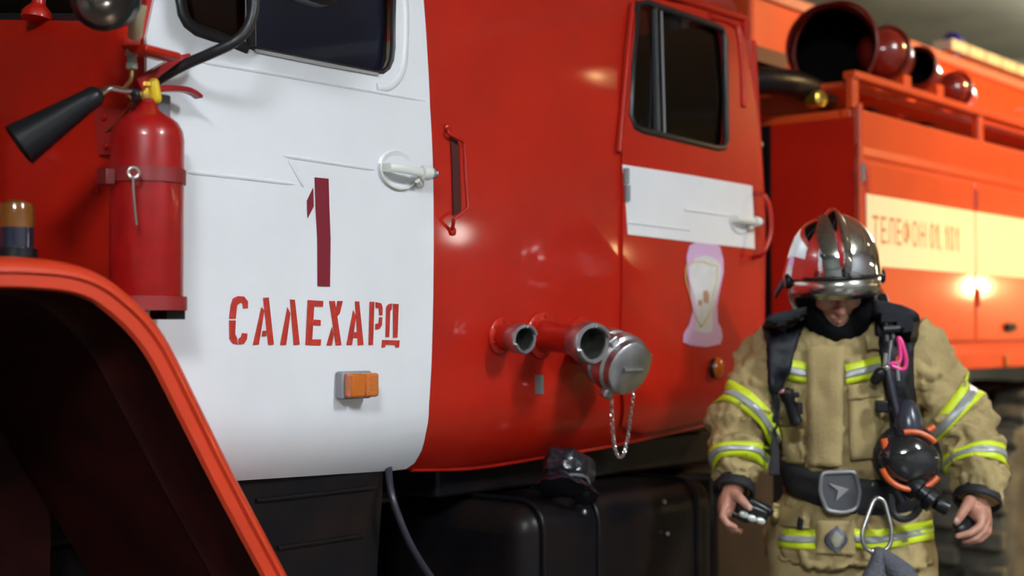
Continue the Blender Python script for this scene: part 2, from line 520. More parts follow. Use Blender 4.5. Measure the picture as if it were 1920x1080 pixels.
# vent window: thick rubber, divider bar, panes
vent = pxs([(326, -165), (328, 0), (333, 30), (344, 50), (364, 65), (396, 76), (466, 91), (466, -140)])
B().tube([q + V((0, 0.0, 0)) for q in inset(vent[:7], -0.010)], 0.014, 10).build('vent_rubber', BLACK, fd)
B().tube([P(471, 97, None, 0.0), P(470, 0, None, 0.0), P(468, -150, None, 0.0)], 0.0085, 8).build('divider_bar', BLACK, fd)
B().tube([P(478, 96, None, -0.002), P(477, 0, None, -0.002), P(475, -150, None, -0.002)], 0.003, 8).build('divider_trim', GREY, fd)
panel(vent, off=0.016, thick=0.004).build('window_pane', PANE, fd)
main = pxs([(474, -140), (474, 96), (700, 138), (716, 138), (728, 128), (735, 110), (737, 0), (735, -62)])
panel(main, off=0.018, thick=0.004).build('window_pane', PANE, fd)
panel(pxs([(472, 93), (590, 116), (703, 138), (703, 143), (590, 123), (472, 99)]), off=-0.012, thick=0.012).build('sill_strip', mat('worn_grey_strip', (0.35, 0.35, 0.34), 0.5, metal=0.4), fd)
panel(pxs([(478, -138), (478, 97), (700, 137), (716, 137), (728, 127), (735, 110), (736, 0), (735, -60)]), off=0.028, thick=0.006).build('pane_backing', mat('pane_backing_grey', (0.66, 0.66, 0.64), 0.8), fd)  # pale sheet added behind the main pane to lighten the glass
# pressed swage lines of the door skin
for l in ([(362, 113), (560, 147), (797, 189)], [(345, 322), (450, 333), (552, 345)], [(541, 300), (555, 326), (569, 351)], [(530, 292), (610, 304), (702, 318)]):
    pts = smooth_path([P(a, c, None, -0.006) for a, c in l], 5)
    n = len(pts)
    B().tube(pts, [0.0045 if 0 < i < n - 1 else 0.002 for i in range(n)], 8, flat=1.0).build('swage_line', WHITE, fd)
# stencilled paint on the door
def zm(l):
    return [P(380 + a / 2.7, 280 + c / 2.7) for a, c in l]
decal([zm([(553, 143), (623, 150), (627, 300), (633, 450), (630, 695), (568, 693), (567, 450), (558, 300)]), zm([(545, 197), (548, 290), (517, 350), (514, 262)])], off=-0.009).build('number_one', CRIMSON, fd, smooth=False, label='crimson stencilled figure one')
LET = {
 'letter_es': [[(120, 857), (128, 790), (140, 755), (165, 743), (195, 745), (215, 770), (215, 805), (190, 805), (188, 782), (178, 776), (160, 790), (153, 857)], [(120, 866), (153, 866), (150, 935), (160, 955), (165, 988), (140, 983), (122, 960)], [(168, 988), (167, 960), (180, 948), (185, 930), (212, 932), (210, 960), (195, 985)]],
 'letter_a': [[(292, 752), (320, 750), (346, 988), (318, 990)], [(283, 800), (298, 815), (270, 988), (240, 990)], [(290, 918), (308, 918), (308, 945), (285, 947)]],
 'letter_el': [[(428, 760), (452, 762), (477, 988), (447, 990)], [(415, 800), (430, 830), (408, 990), (378, 990)]],
 'letter_ye': [[(518, 763), (596, 768), (595, 797), (550, 795), (540, 962), (585, 962), (583, 992), (507, 990)], [(550, 862), (583, 864), (583, 892), (548, 890)]],
 'letter_kha': [[(627, 768), (655, 768), (688, 990), (660, 992)], [(668, 768), (695, 768), (680, 830), (668, 845), (662, 812)], [(640, 900), (650, 935), (640, 992), (613, 992)]],
 'letter_a.001': [[(757, 770), (778, 770), (800, 990), (772, 992)], [(748, 815), (762, 845), (742, 990), (714, 990)], [(755, 925), (768, 925), (770, 955), (750, 955)]],
 'letter_er': [[(832, 772), (855, 772), (848, 990), (826, 990)], [(862, 773), (890, 780), (897, 800), (896, 840), (880, 840), (878, 805), (862, 803)], [(880, 850), (895, 850), (893, 890), (880, 910), (860, 912), (860, 885), (876, 880)]],
 'letter_de': [[(915, 800), (925, 785), (945, 780), (942, 812), (935, 820), (930, 950), (912, 950)], [(950, 782), (978, 783), (972, 953), (950, 953)], [(895, 965), (983, 967), (980, 1003), (962, 1003), (961, 990), (912, 988), (908, 1003), (892, 1003)]],
}
for k, polys in LET.items():
    decal([zm(l) for l in polys], off=-0.009).build(k.split('.')[0], STENCIL, fd, smooth=False)
# side indicator lamp
def side_lamp(px0, py0, px1, py1, name, parent):
    a = P(px0, py0); c = P(px1, py1)
    x0, x1, z1, z0 = a.x, c.x, a.z, c.z
    zc, xc, yy = (z0 + z1) / 2, (x0 + x1) / 2, cy((z0 + z1) / 2) - 0.007
    lampo = B().box((xc, yy - 0.012, zc), (x1 - x0 + 0.006, 0.024, z1 - z0 + 0.004)).build(name, mat('lamp_base_grey', (0.25, 0.25, 0.27), 0.5), parent, bevel=0.005)
    w = x1 - x0
    B().box((x0 + w * 0.27, yy - 0.036, zc), (w * 0.50, 0.026, z1 - z0 - 0.004)).build('amber_lens', AMBER, lampo, bevel=0.005)
    B().box((x0 + w * 0.77, yy - 0.036, zc), (w * 0.46, 0.026, z1 - z0 - 0.004)).build('amber_reflector', mat('amber_reflector', (0.60, 0.15, 0.015), 0.3, bump=0.5, bscale=320), lampo, bevel=0.005)
    return lampo
side_lamp(626, 698, 676, 744, 'indicator_lamp', fd)
# door handle
def handle(cx, cyy, k, parent):
    c = P(cx, cyy, None, -0.007)
    s = k
    h = B()
    # shallow dished cup behind the handle
    h.lathe([(0.062 * s, 0.0), (0.061 * s, 0.003), (0.056 * s, 0.0055), (0.050 * s, 0.004), (0.03 * s, -0.002), (0.0005, -0.004)], c + V((0, 0.002, 0)), (0, -1, 0), 40, cap=False)
    for v in h.bm.verts:
        v.co.x = c.x + (v.co.x - c.x) * 1.2; v.co.z = c.z + (v.co.z - c.z) * 0.86
    hd = h.build('handle_cup', WHITE, parent)
    # bezel lip at the lower half
    arc = [c + V((math.cos(a) * 0.070 * s, -0.006, math.sin(a) * 0.050 * s)) for a in [R(170 + i * 200 / 20) for i in range(21)]]
    B().tube(arc, 0.004 * s, 8).build('cup_lip', IVORY, hd)
    rings = []
    for t, dy, hh, w in ((-0.062, 0.004, 0.022, 0.005), (-0.058, 0.028, 0.024, 0.012), (-0.04, 0.036, 0.024, 0.013), (0.0, 0.040, 0.023, 0.013), (0.045, 0.040, 0.024, 0.014), (0.06, 0.036, 0.026, 0.016)):
        o = c + V((t * s, -dy * s, -0.004 * s - t * 0.05))
        rings.append([o + V((0, math.cos(a) * w * s * 0.5, math.sin(a) * hh * s * 0.5)) for a in [i * math.tau / 12 + math.pi / 4 for i in range(12)]])
    B().loft(rings).build('handle_bar', IVORY, hd)
    o = c + V((0.062 * s, -0.036 * s, -0.006 * s))
    B().lathe([(0.010 * s, 0), (0.019 * s, 0.003), (0.020 * s, 0.02 * s), (0.017 * s, 0.03 * s)], o - V((0.012 * s, 0, 0)), (1, -0.25, 0), 20).build('lock_boss', IVORY, hd)
    o2 = o + V((0.016 * s, -0.004 * s, 0))
    B().lathe([(0.0145 * s, 0), (0.0150 * s, 0.012 * s), (0.012 * s, 0.013 * s)], o2, (1, -0.35, 0), 20).build('lock_ring', GREY, hd)
    B().lathe([(0.0125 * s, 0), (0.0120 * s, 0.020 * s), (0.009 * s, 0.022 * s)], o2, (1, -0.35, 0), 20).build('lock_cylinder', STEEL, hd)
    B().tube([o + V((-0.02 * s, 0.005, -0.02 * s)), o + V((0.0, 0.012, -0.028 * s)), o + V((0.006 * s, 0.03, -0.024 * s))], 0.008 * s, 8).build('handle_bracket', IVORY, hd)
    return hd
handle(746, 318, 0.84, fd)
# hinge and grey gusset at the front edge of the door
for py in (205,):
    q = P(303, py, None, -0.012)
    B().box(q, (0.03, 0.018, 0.055)).build('hinge', GREY, fd, bevel=0.004)

# --- grab handle behind the front door
g = [P(839, 236, None, -0.002), P(841, 250, None, -0.014), P(870, 266, None, -0.016), P(873, 330, None, -0.018), P(877, 391, None, -0.022), P(851, 411, None, -0.022), P(848, 434, None, -0.002)]
gh = B().tube(fillet(g, [0, .008, .006, 0, .006, .006, 0], 3), 0.0042, 8).build('grab_handle', RED, truck)
panel(pxs([(843, 256), (856, 259), (862, 398), (848, 404)]), off=-0.004, thick=0.004).build('handle_shadow', mat('shadow_dark_red', (0.06, 0.005, 0.004), 0.6), gh)  # thin dark sheet painting the shadow line beside the handle
for px, py in ((838, 240), (848, 434)):
    q = P(px, py)
    B().lathe([(0.010, 0), (0.010, 0.004), (0.005, 0.008)], q, (0, -1, 0), 12).build('bolt', RED, gh)

# --- rear crew door
rd = panel(rdoor_loop, [rwin_loop], off=-0.009, thick=0.012, step=0.02).build('rear_door', RED, truck, bevel=0.004, label='red rear crew door with a white band across')
B().tube([q + V((0, -0.006, 0)) for q in inset(rwin_loop, 0.004)], 0.010, 8, closed=True).build('window_rubber', BLACK, rd)
panel(inset(rwin_loop, 0.0), off=0.008, thick=0.004).build('window_pane', PANE, rd)
b0, b1 = P(1226, 16, None, 0.0), P(1232, 250, None, 0.0)
B().tube([b0, b1], 0.011, 8).build('divider_bar', BLACK, rd)
B().tube([P(1240, 20, None, -0.004), P(1246, 250, None, -0.004)], 0.0035, 8).build('divider_trim', GREY, rd)
white = pxs([(1161, 309), (1290, 329), (1404, 349), (1409, 467), (1300, 455), (1171, 440)])
panel(white, off=-0.0115, thick=0.002).build('white_band', WHITE, rd)
for l in ([(1283, 393), (1365, 404)], [(1178, 417), (1292, 431)]):
    B().tube([P(a, c, None, -0.011) for a, c in l], 0.004, 8).build('swage_line', WHITE, rd)
for px, py in ((1174, 330), (1176, 362)):
    q = P(px, py, None, -0.014)
    B().tube([q + V((0, 0, 0.02)), q - V((0, 0, 0.02))], 0.009, 10).build('hinge', GREY, rd)
handle(1384, 412, 0.80, rd)
# raised window surround on the door frame
B().tube([P(1186, 6, None, -0.012), P(1176, 100, None, -0.012), P(1160, 285, None, -0.012)], 0.007, 8).build('door_frame_edge', RED, rd)
B().tube(smooth_path([P(1330, 30, None, -0.012), P(1372, 44, None, -0.012), P(1386, 70, None, -0.012), P(1394, 200, None, -0.012)], 4), 0.009, 8).build('door_frame_edge', RED, rd)
# lilac trophy-shaped sticker
LIL = mat('lilac_sticker', (0.62, 0.40, 0.66), 0.35)
STW = mat('white_sticker', (0.72, 0.74, 0.78), 0.25, coat=0.4, var=0.12, vscale=20)
STG = mat('gold_outline', (0.55, 0.45, 0.16), 0.4)
def zs(l):
    return [P(1240 + a / 3.857, 440 + c / 3.857) for a, c in l]
st = decal([zs([(180, 80), (230, 55), (330, 55), (400, 85), (425, 180), (428, 270), (400, 400), (380, 520), (385, 630), (410, 680), (420, 740), (405, 790), (300, 812), (190, 800), (135, 775), (140, 715), (180, 650), (205, 560), (190, 420), (165, 270), (160, 160)])], off=-0.011).build('sticker', LIL, rd, smooth=False, label='lilac and white trophy-shaped sticker')
decal([zs([(225, 170), (290, 150), (360, 170), (405, 225), (400, 330), (370, 450), (345, 560), (345, 700), (290, 715), (220, 700), (240, 560), (205, 420), (178, 330), (175, 240)])], off=-0.0122).build('white_shape', STW, st, smooth=False)
for l in ([(178, 230), (178, 330), (207, 430), (240, 570), (285, 665)], [(405, 225), (400, 330), (370, 450), (345, 570), (290, 665)], [(180, 225), (240, 200), (300, 195), (350, 215), (405, 225)]):
    B().tube(smooth_path([P(1240 + a / 3.857, 440 + c / 3.857, None, -0.0125) for a, c in l], 4), 0.002, 6).build('gold_line', STG, st)
decal([zs([(275, 410), (305, 400), (320, 440), (310, 500), (280, 490)]), zs([(235, 480), (265, 470), (270, 505), (245, 520)])], off=-0.0128).build('motif', mat('tan_motif', (0.45, 0.25, 0.18), 0.5), st, smooth=False)
# small amber lamp low on the door
q = P(1340, 690, None, -0.009)
al = B().lathe([(0.030, 0), (0.030, 0.006), (0.026, 0.012), (0.0005, 0.012)], q, (0, -1, 0), 24).build('marker_lamp', BLKP, rd)
B().ell(q + V((0, -0.012, 0)), (0.024, 0.016, 0.030)).build('amber_lens', AMBER, al)
# curved red grab rail at the back edge of the cab
B().tube(smooth_path([P(1414, 362, None, -0.01), P(1432, 366, None, -0.05), P(1444, 395, None, -0.06), P(1444, 440, None, -0.06), P(1430, 475, None, -0.05), P(1414, 482, None, -0.01)], 5), 0.0075, 10).build('grab_rail', RED, truck)
# dark seal along the back edge
B().tube([V((XB + 0.01, 0.03, 1.2)), V((XB + 0.01, 0.02, 1.8)), V((XB + 0.01, 0.05, 2.35))], 0.02, 8).build('back_edge_pipe', RED, truck)

# --- hose couplings on the cab side
def coupling(root, tip, r_pipe, r_c, length, bore=True, flange=0.045):
    root, tip = V(root), V(tip)
    ax = (tip - root).normalized()
    L = (tip - root).length
    f = B().lathe([(flange, -0.004), (flange, 0.006), (flange * 0.93, 0.009), (r_pipe, 0.010)], root, (0, -1, 0), 32).build('pipe_flange', RED, truck)
    for k in range(6):
        a = k * math.tau / 6 + 0.4
        B().lathe([(0.005, 0), (0.005, 0.006), (0.003, 0.008)], root + V((math.cos(a) * flange * 0.8, -0.006, math.sin(a) * flange * 0.8)), (0, -1, 0), 6).build('bolt', RED, f)
    B().tube([root - ax * 0.01, tip - ax * length * 0.92], r_pipe, 28).build('pipe', RED, f)
    prof = [(r_c * 0.72, -length), (r_c * 0.78, -length * 0.95), (r_c * 0.80, -length * 0.55), (r_c * 0.97, -length * 0.5), (r_c, -length * 0.42), (r_c, -length * 0.08), (r_c * 0.95, 0.0)]
    prof += [(r_c * 0.74, 0.0), (r_c * 0.70, -0.006)]
    c = B().lathe(prof, tip, ax, 36, cap=False).build('coupling', ALU, f)
    B().lathe([(r_c * 0.70, -0.006), (r_c * 0.64, -length * 0.8), (0.001, -length * 0.8)], tip, ax, 36, cap=False).build('bore', mat('dark_bore', (0.03, 0.03, 0.024), 0.5), c)
    # two claw lugs of the quick coupling
    e1 = ax.cross(V((0, 0, 1))).normalized(); e2 = ax.cross(e1)
    for sgn in (-1, 1):
        pts = []
        for i in range(7):
            a = R(20 + i * 11) + (0 if sgn > 0 else math.pi)
            pts.append(tip + ax * 0.006 + (e1 * math.cos(a) + e2 * math.sin(a)) * r_c * 0.86)
        B().tube(pts, r_c * 0.12, 8).build('claw', ALU, c)
    B().tube([tip - ax * 0.004 + (e1 * math.cos(a) + e2 * math.sin(a)) * r_c * 0.73 for a in [i * math.tau / 24 for i in range(24)]], r_c * 0.05, 8, closed=True).build('rubber_ring', BLACK, c)
    return f, c
r1 = P(938, 630); t1 = P(984, 636, -0.085)
coupling(r1, t1, 0.029, 0.036, 0.052)
r2 = P(1014, 628); t2 = P(1112, 644, -0.20)
coupling(r2, t2, 0.036, 0.050, 0.066, flange=0.058)
r3 = P(1088, 640); 
f3 = B().lathe([(0.062, -0.004), (0.062, 0.008), (0.050, 0.010)], r3, (0, -1, 0), 32).build('pipe_flange', RED, truck)
t3 = P(1175, 688, -0.16)
ax3 = (t3 - r3).normalized()
B().tube([r3 - ax3 * 0.01, r3 + ax3 * 0.09], 0.05, 28).build('pipe', RED, f3)
c3 = B().lathe([(0.056, -0.13), (0.060, -0.12), (0.062, -0.09), (0.072, -0.085), (0.074, -0.06), (0.068, -0.055), (0.068, -0.045), (0.077, -0.04), (0.077, -0.012), (0.070, -0.006), (0.068, 0.012), (0.062, 0.017), (0.010, 0.018), (0.001, 0.018)], t3, ax3, 40).build('capped_coupling', ALU, f3)
e1 = ax3.cross(V((0, 0, 1))).normalized(); e2 = ax3.cross(e1)
for k in range(3):
    a = R(70 + k * 120)
    d = e1 * math.cos(a) + e2 * math.sin(a)
    B().box(t3 + d * 0.078 - ax3 * 0.02, (0.030, 0.030, 0.026), Matrix((d, d.cross(ax3), ax3)).transposed()).build('lug', ALU, c3, bevel=0.006, bseg=3)
B().tube([t3 + ax3 * 0.022 + e1 * 0.03, t3 + ax3 * 0.022 - e1 * 0.03], 0.007, 10).build('cap_grip', ALU, c3)
# safety chain of the cap
cp = smooth_path([P(1188, 735, -0.15), P(1182, 780, -0.13), P(1177, 820, -0.11), P(1170, 850, -0.10), P(1160, 858, -0.09), P(1152, 835, -0.08), P(1148, 790, -0.07), P(1146, 745, -0.06)], 6)
b = B()
for i, (p, q) in enumerate(zip(cp, cp[1:])):
    t = (q - p).normalized()
    h = V((0, 1, 0)) if i % 2 else V((1, 0, 0))
    n = (h - t * h.dot(t)).normalized()
    m = (p + q) / 2
    L = (q - p).length * 0.72
    b.tube([m + t * math.cos(a) * L + n * math.sin(a) * 0.0045 for a in [k * math.tau / 10 for k in range(10)]], 0.0014, 5, closed=True)
b.build('cap_chain', STEEL, c3)
panel(pxs([(1003, 703), (1018, 703), (1018, 739), (1003, 739)]), off=-0.002, thick=0.002).build('maker_plate', mat('dull_plate', (0.3, 0.3, 0.31), 0.4, metal=0.7), truck)

# --- front fender
FY = -0.14
fo = [(-420, 760), (-340, 610), (-250, 515), (-150, 480), (0, 478), (90, 481), (150, 490), (200, 508), (245, 538), (290, 580), (322, 622), (350, 675), (400, 778), (450, 880), (505, 985), (556, 1082), (620, 1200)]
fi = [(-360, 790), (-290, 660), (-215, 580), (-140, 548), (0, 541), (70, 543), (130, 549), (172, 562), (210, 588), (250, 626), (282, 668), (308, 715), (352, 802), (398, 893), (450, 992), (500, 1085), (563, 1205)]
O = [P(a, c, FY) for a, c in fo]
I = [P(a, c, FY) for a, c in fi]
rings = []
for o, i in zip(smooth_path(O, 3), smooth_path(I, 3)):
    d = i - o
    rings.append([V((o.x, 0.42, o.z)), V((o.x, -0.09, o.z)) , V((o.x, -0.115, o.z)) + d * 0.06, V((o.x, -0.132, o.z)) + d * 0.20, V((o.x, -0.14, o.z)) + d * 0.42, V((o.x, -0.14, o.z)) + d * 0.50, V((o.x, -0.133, o.z)) + d * 0.56, V((o.x, -0.133, o.z)) + d * 0.92, V((o.x, -0.125, o.z)) + d, V((o.x, -0.118, o.z)) + d * 0.95, V((o.x, -0.10, o.z)) + d * 0.45, V((o.x, 0.0, o.z)) + d * 0.25, V((o.x, 0.42, o.z)) + d * 0.2])
fen = B().loft(rings).build('front_fender', REDF, truck, sharp=0.9)
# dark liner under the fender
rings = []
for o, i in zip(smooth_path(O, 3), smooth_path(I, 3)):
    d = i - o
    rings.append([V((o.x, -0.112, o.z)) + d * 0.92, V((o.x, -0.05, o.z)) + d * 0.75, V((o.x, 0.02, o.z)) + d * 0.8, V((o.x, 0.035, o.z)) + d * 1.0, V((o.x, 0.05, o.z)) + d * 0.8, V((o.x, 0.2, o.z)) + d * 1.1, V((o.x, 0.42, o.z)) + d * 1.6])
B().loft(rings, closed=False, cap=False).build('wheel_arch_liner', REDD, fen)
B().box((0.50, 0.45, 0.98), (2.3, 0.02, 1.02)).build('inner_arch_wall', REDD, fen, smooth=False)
# amber lamp standing on the fender
q = PX(30, 477, 1.30)
q = P(30, 476, 0.04)
bl = B().lathe([(0.036, -0.01), (0.036, 0.008), (0.032, 0.010)], q, (0, 0, 1), 28).build('fender_lamp', BLKP, truck)
B().lathe([(0.030, 0.008), (0.030, 0.045)], q, (0, 0, 1), 28).build('lamp_body', mat('smoked_base', (0.015, 0.015, 0.03), 0.15, coat=0.5), bl)
B().lathe([(0.030, 0.045), (0.030, 0.075), (0.027, 0.086), (0.018, 0.092), (0.0005, 0.093)], q, (0, 0, 1), 28).build('amber_dome', mat('brown_amber', (0.16, 0.06, 0.01), 0.12, coat=0.6), bl)

# --- mirror on a bent black arm
arm = smooth_path([P(292, 152, -0.015), P(345, 122, -0.06), P(400, 98, -0.11), P(440, 78, -0.14), P(462, 56, -0.15), P(473, 28, -0.155), P(476, -10, -0.155), P(476, -120, -0.155)], 5)
mi = B().tube(arm, 0.0105, 12).build('mirror_arm', BLACK, truck)
c = P(548, -88, -0.19)
rings = []
for y, s in ((-0.02, 0.9), (-0.012, 1.0), (0.012, 1.0), (0.03, 0.86), (0.036, 0.6)):
    poly = fillet([V((-0.105, 0, -0.075)), V((0.085, 0, -0.090)), V((0.115, 0, -0.06)), V((0.115, 0, 0.16)), V((-0.105, 0, 0.16))], 0.04, 5)
    rings.append([c + V((p.x * s, y, p.z * s)) for p in poly])
B().loft(rings).build('mirror_housing', BLKP, mi)
B().box(P(478, -40, -0.17), (0.03, 0.05, 0.05)).build('mirror_clamp', BLKP, mi, bevel=0.008)

# --- search lamp beside the windscreen, with its plumbing
q = PX(196, -6, 1.38)
ax = V((-0.80, -0.55, -0.12)).normalized()
sl = B().lathe([(0.012, -0.085), (0.030, -0.075), (0.046, -0.05), (0.054, -0.02), (0.056, 0.0), (0.058, 0.008), (0.050, 0.012)], q, ax, 32, cap=False).build('search_lamp', BLKP, truck)
B().lathe([(0.051, 0.006), (0.048, 0.022), (0.036, 0.036), (0.018, 0.043), (0.0005, 0.045)], q, ax, 32).build('lamp_lens', LENS, sl)
B().lathe([(0.048, 0.004), (0.035, -0.02), (0.012, -0.035), (0.0005, -0.036)], q, ax, 32, cap=False).build('reflector', mat('brown_reflector', (0.30, 0.24, 0.20), 0.2, metal=0.9), sl)
B().tube(smooth_path([PX(262, 8, 1.47), PX(256, 40, 1.47), PX(252, 68, 1.48)], 4), 0.013, 10).build('lamp_stem', mat('cream_metal', (0.42, 0.36, 0.22), 0.4), sl)
rb = B()
rb.prism([PX(222, 84, 1.46), PX(274, 82, 1.46), PX(274, 96, 1.46), PX(258, 100, 1.46), PX(232, 98, 1.46)], (0.09, 0.02, 0)).build('lamp_bracket', RED, sl, bevel=0.004)
B().lathe([(0.009, 0), (0.011, 0.002), (0.011, 0.012), (0.009, 0.014), (0.009, 0.024), (0.012, 0.026), (0.012, 0.034), (0.006, 0.036)], PX(247, 131, 1.47), (0, 0, 1), 6).build('hose_nut', mat('grey_nut', (0.35, 0.35, 0.28), 0.35, metal=0.8), sl)
B().tube(smooth_path([PX(247, 131, 1.47), PX(246, 148, 1.47), PX(238, 160, 1.47), PX(232, 170, 1.48), PX(248, 190, 1.5), PX(226, 222, 1.53), PX(200, 246, 1.545)], 4), 0.0035, 8).build('copper_pipe', BRONZE, sl)

# --- bracket plate for the extinguisher on the cowl
bp = B().prism([PX(176, 203, 1.545), PX(240, 205, 1.545), PX(240, 290, 1.545), PX(184, 290, 1.545)], (0.012, 0, 0)).build('bracket_plate', mat('faded_red', (0.36, 0.02, 0.018), 0.5, var=0.2), truck, smooth=False)
for px, py in ((197, 219), (200, 274), (181, 358)):
    B().lathe([(0.007, 0), (0.007, 0.004), (0.004, 0.006)], PX(px, py, 1.545), (-1, 0, 0), 10).build('bolt', RED, bp)

# --- under the cab: step panel, hose, fuel tank, chassis
sp = B().prism([P(440, 890, 0.10), P(722, 880, 0.10), P(706, 1130, 0.10), P(470, 1130, 0.10)], (0, 0.12, 0)).build('step_panel', BLKM, truck, bevel=0.006)
for l in ([(480, 939), (600, 926), (702, 914)], [(520, 1028), (610, 1015), (682, 1004)]):
    B().tube([P(a, c, 0.097) for a, c in l], 0.005, 8).build('pressed_rib', BLKM, sp)
B().tube(smooth_path([P(728, 872, 0.10), P(733, 920, 0.05), P(748, 970, 0.03), P(772, 1025, 0.02), P(810, 1085, 0.01), P(850, 1130, 0.0)], 6), 0.0085, 10).build('black_hose', mat('blue_black_hose', (0.02, 0.02, 0.032), 0.3), truck)
tx0 = P(993, 1000, -0.02).x
tx1 = P(1350, 1000, -0.02).x
ft = B().box(((tx0 + tx1) / 2, 0.24, 0.79), (tx1 - tx0, 0.52, 0.50)).build('fuel_tank', BLKM, truck, bevel=0.075, bseg=6)
prof = fillet([V((tx0, -0.024, 1.045)), V((tx0, 0.50, 1.045)), V((tx0, 0.50, 0.54)), V((tx0, -0.024, 0.54))], 0.085, 6)
B().tube([p + V((0.05, 0, 0)) for p in prof], 0.0055, 8, closed=True).build('tank_seam', BLKM, ft)
for xx in (tx0 + 0.28, tx1 - 0.12):
    B().tube([p + V((xx - tx0, 0, 0)) for p in prof], 0.010, 8, closed=True, flat=0.4).build('tank_strap', BLKM, ft)
for px, py in ((1094, 960), (1244, 940), (1250, 1000)):
    B().lathe([(0.007, 0), (0.007, 0.006), (0.003, 0.009)], P(px, py, -0.025), (0, -1, 0), 8).build('bolt', ALU, ft)
nk = P(1062, 905, 0.02)
B().lathe([(0.040, -0.08), (0.040, 0.03), (0.046, 0.032), (0.046, 0.05)], nk, (0.1, -0.4, 1), 24).build('filler_neck', BLKM, ft)
B().box((4.6, 0.62, 0.86), (9.6, 0.09, 0.26)).build('chassis_rail', BLKM, truck, bevel=0.01)
B().box((4.6, 1.58, 0.86), (9.6, 0.09, 0.26)).build('chassis_rail', BLKM, truck, bevel=0.01)
B().box((3.2, 0.34, 1.10), (1.3, 0.3, 0.10)).build('cross_bearer', BLKM, truck, bevel=0.01)
B().box((3.86, 0.35, 0.78), (0.36, 0.5, 0.5)).build('battery_box', mat('brown_black_box', (0.03, 0.016, 0.010), 0.5, var=0.4, vscale=8), truck, bevel=0.02)

# --- wheels
def wheel(cx, y0, y1, name='wheel'):
    r = 0.62
    cz = 0.62
    wt = y1 - y0
    ty = B().lathe([(0.27, 0.02), (0.36, 0.0), (0.52, 0.0), (0.575, 0.03), (0.59, 0.06), (0.59, wt - 0.06), (0.575, wt - 0.03), (0.52, wt), (0.27, wt - 0.02)], (cx, y0, cz), (0, 1, 0), 56, cap=False).build(name, TYRE, truck)
    lug = None
    n = 26
    for k in range(n):
        for sgn in (0, 1):
            a = (k + 0.5 * sgn) * math.tau / n
            rad = V((math.cos(a), 0, math.sin(a))); tg = V((-math.sin(a), 0, math.cos(a)))
            if lug is None or True:
                yc = y0 + wt * (0.25 if sgn == 0 else 0.75)
                if lug is None:
                    b = B().box((0, 0, 0), (0.055, wt * 0.46, 0.075))
                    lug = b.build('tread_lug', TYRE, ty, bevel=0.012)
                    o = lug
                else:
                    o = lug.copy(); C.objects.link(o); o.parent = ty
                o.location = V((cx, yc, cz)) + rad * 0.595 - WPOS[ty]
                o.rotation_euler = (0, -a + math.pi / 2 - math.pi / 2, R(14 if sgn else -14) * 0)
    B().lathe([(0.275, 0.05), (0.26, 0.03), (0.25, 0.09), (0.12, 0.12), (0.11, 0.04), (0.0005, 0.03)], (cx, y0, cz), (0, 1, 0), 40, cap=False).build('rim', BLKM, ty)
    return ty
wheel(0.80, -0.02, 0.34)
wheel(6.20, -0.05, 0.33)
wheel(7.62, -0.05, 0.33)

# --- tank body behind the cab
TY = -0.08
TX = P(1610, 400, TY).x
TE = 9.6
ZB, ZTP = 1.315, 2.19
tank = B().box(((TX + TE) / 2, 1.15, (ZB + ZTP) / 2 + 0.02), (TE - TX, 2.46, ZTP - ZB - 0.04)).build('tank_body', REDT, truck, smooth=False, bevel=0.012)
# sloped top shoulder of the compartment side
b = B().prism([V((TX - 0.004, TY - 0.006, 2.03)), V((TX - 0.004, TY - 0.006, 2.04)), V((TX - 0.004, TY + 0.03, ZTP)), V((TX - 0.004, TY + 0.06, ZTP)), V((TX - 0.004, TY + 0.06, 2.03))], (TE - TX, 0, 0))
b.build('top_shoulder', REDT, tank, smooth=False, bevel=0.004)
# doors of the equipment lockers, one beside the other
xs = [TX + 0.02, P(1822, 500, TY).x, 6.9, 8.3, TE - 0.02]
for k in range(4):
    x0, x1 = xs[k] + 0.006, xs[k + 1] - 0.006
    d = B().box(((x0 + x1) / 2, TY - 0.006, (1.42 + 2.015) / 2), (x1 - x0, 0.014, 2.015 - 1.42)).build('locker_door', REDT, tank, smooth=False, bevel=0.006)
    B().box(((x0 + x1) / 2, TY - 0.0145, 1.79), (x1 - x0, 0.003, 0.235)).build('cream_band', CREAM, d, smooth=False)
    hx = x0 + 0.32
    B().box((hx, TY - 0.022, 1.475), (0.09, 0.02, 0.03)).build('door_latch', BLKP, d, bevel=0.008)
    for hz in (1.55, 1.92):
        B().tube([(x0 + 0.01, TY - 0.018, hz), (x0 + 0.01, TY - 0.018, hz + 0.07)], 0.008, 8).build('hinge', REDT, d)
q0 = P(1613, 300, TY)
B().tube([V((TX - 0.004, TY - 0.008, 1.36)), V((TX - 0.004, TY - 0.008, 2.20))], 0.011, 8).build('corner_tube', REDT, tank)
B().tube([V((TX - 0.005, TY - 0.02, 1.945)), V((TX - 0.005, TY - 0.02, 2.005))], 0.008, 8).build('corner_latch', STEEL, tank)
B().box((TX - 0.004, 0.084, 1.76), (0.006, 0.31, 0.80)).build('shaded_front_sheet', RED, tank, smooth=False)  # plain red sheet gives the tank's front its shaded tone
B().box((TX - 0.006, 0.74, 1.74), (0.010, 1.0, 0.84)).build('gap_shade_sheet', BLKM, tank, smooth=False)  # black sheet painting the shade of the gap behind the cab
# lower skirt rail
B().prism([V((TX, TY - 0.03, ZB)), V((TX, TY - 0.03, ZB + 0.06)), V((TX, TY - 0.006, ZB + 0.095)), V((TX, TY + 0.05, ZB + 0.095)), V((TX, TY + 0.05, ZB))], (TE - TX, 0, 0)).build('skirt_rail', REDT, tank, smooth=False, bevel=0.008)
for x in (5.45, 6.9, 8.4):
    B().box((x, TY - 0.036, ZB + 0.03), (0.035, 0.012, 0.045)).build('side_reflector', AMBER, tank, bevel=0.004)
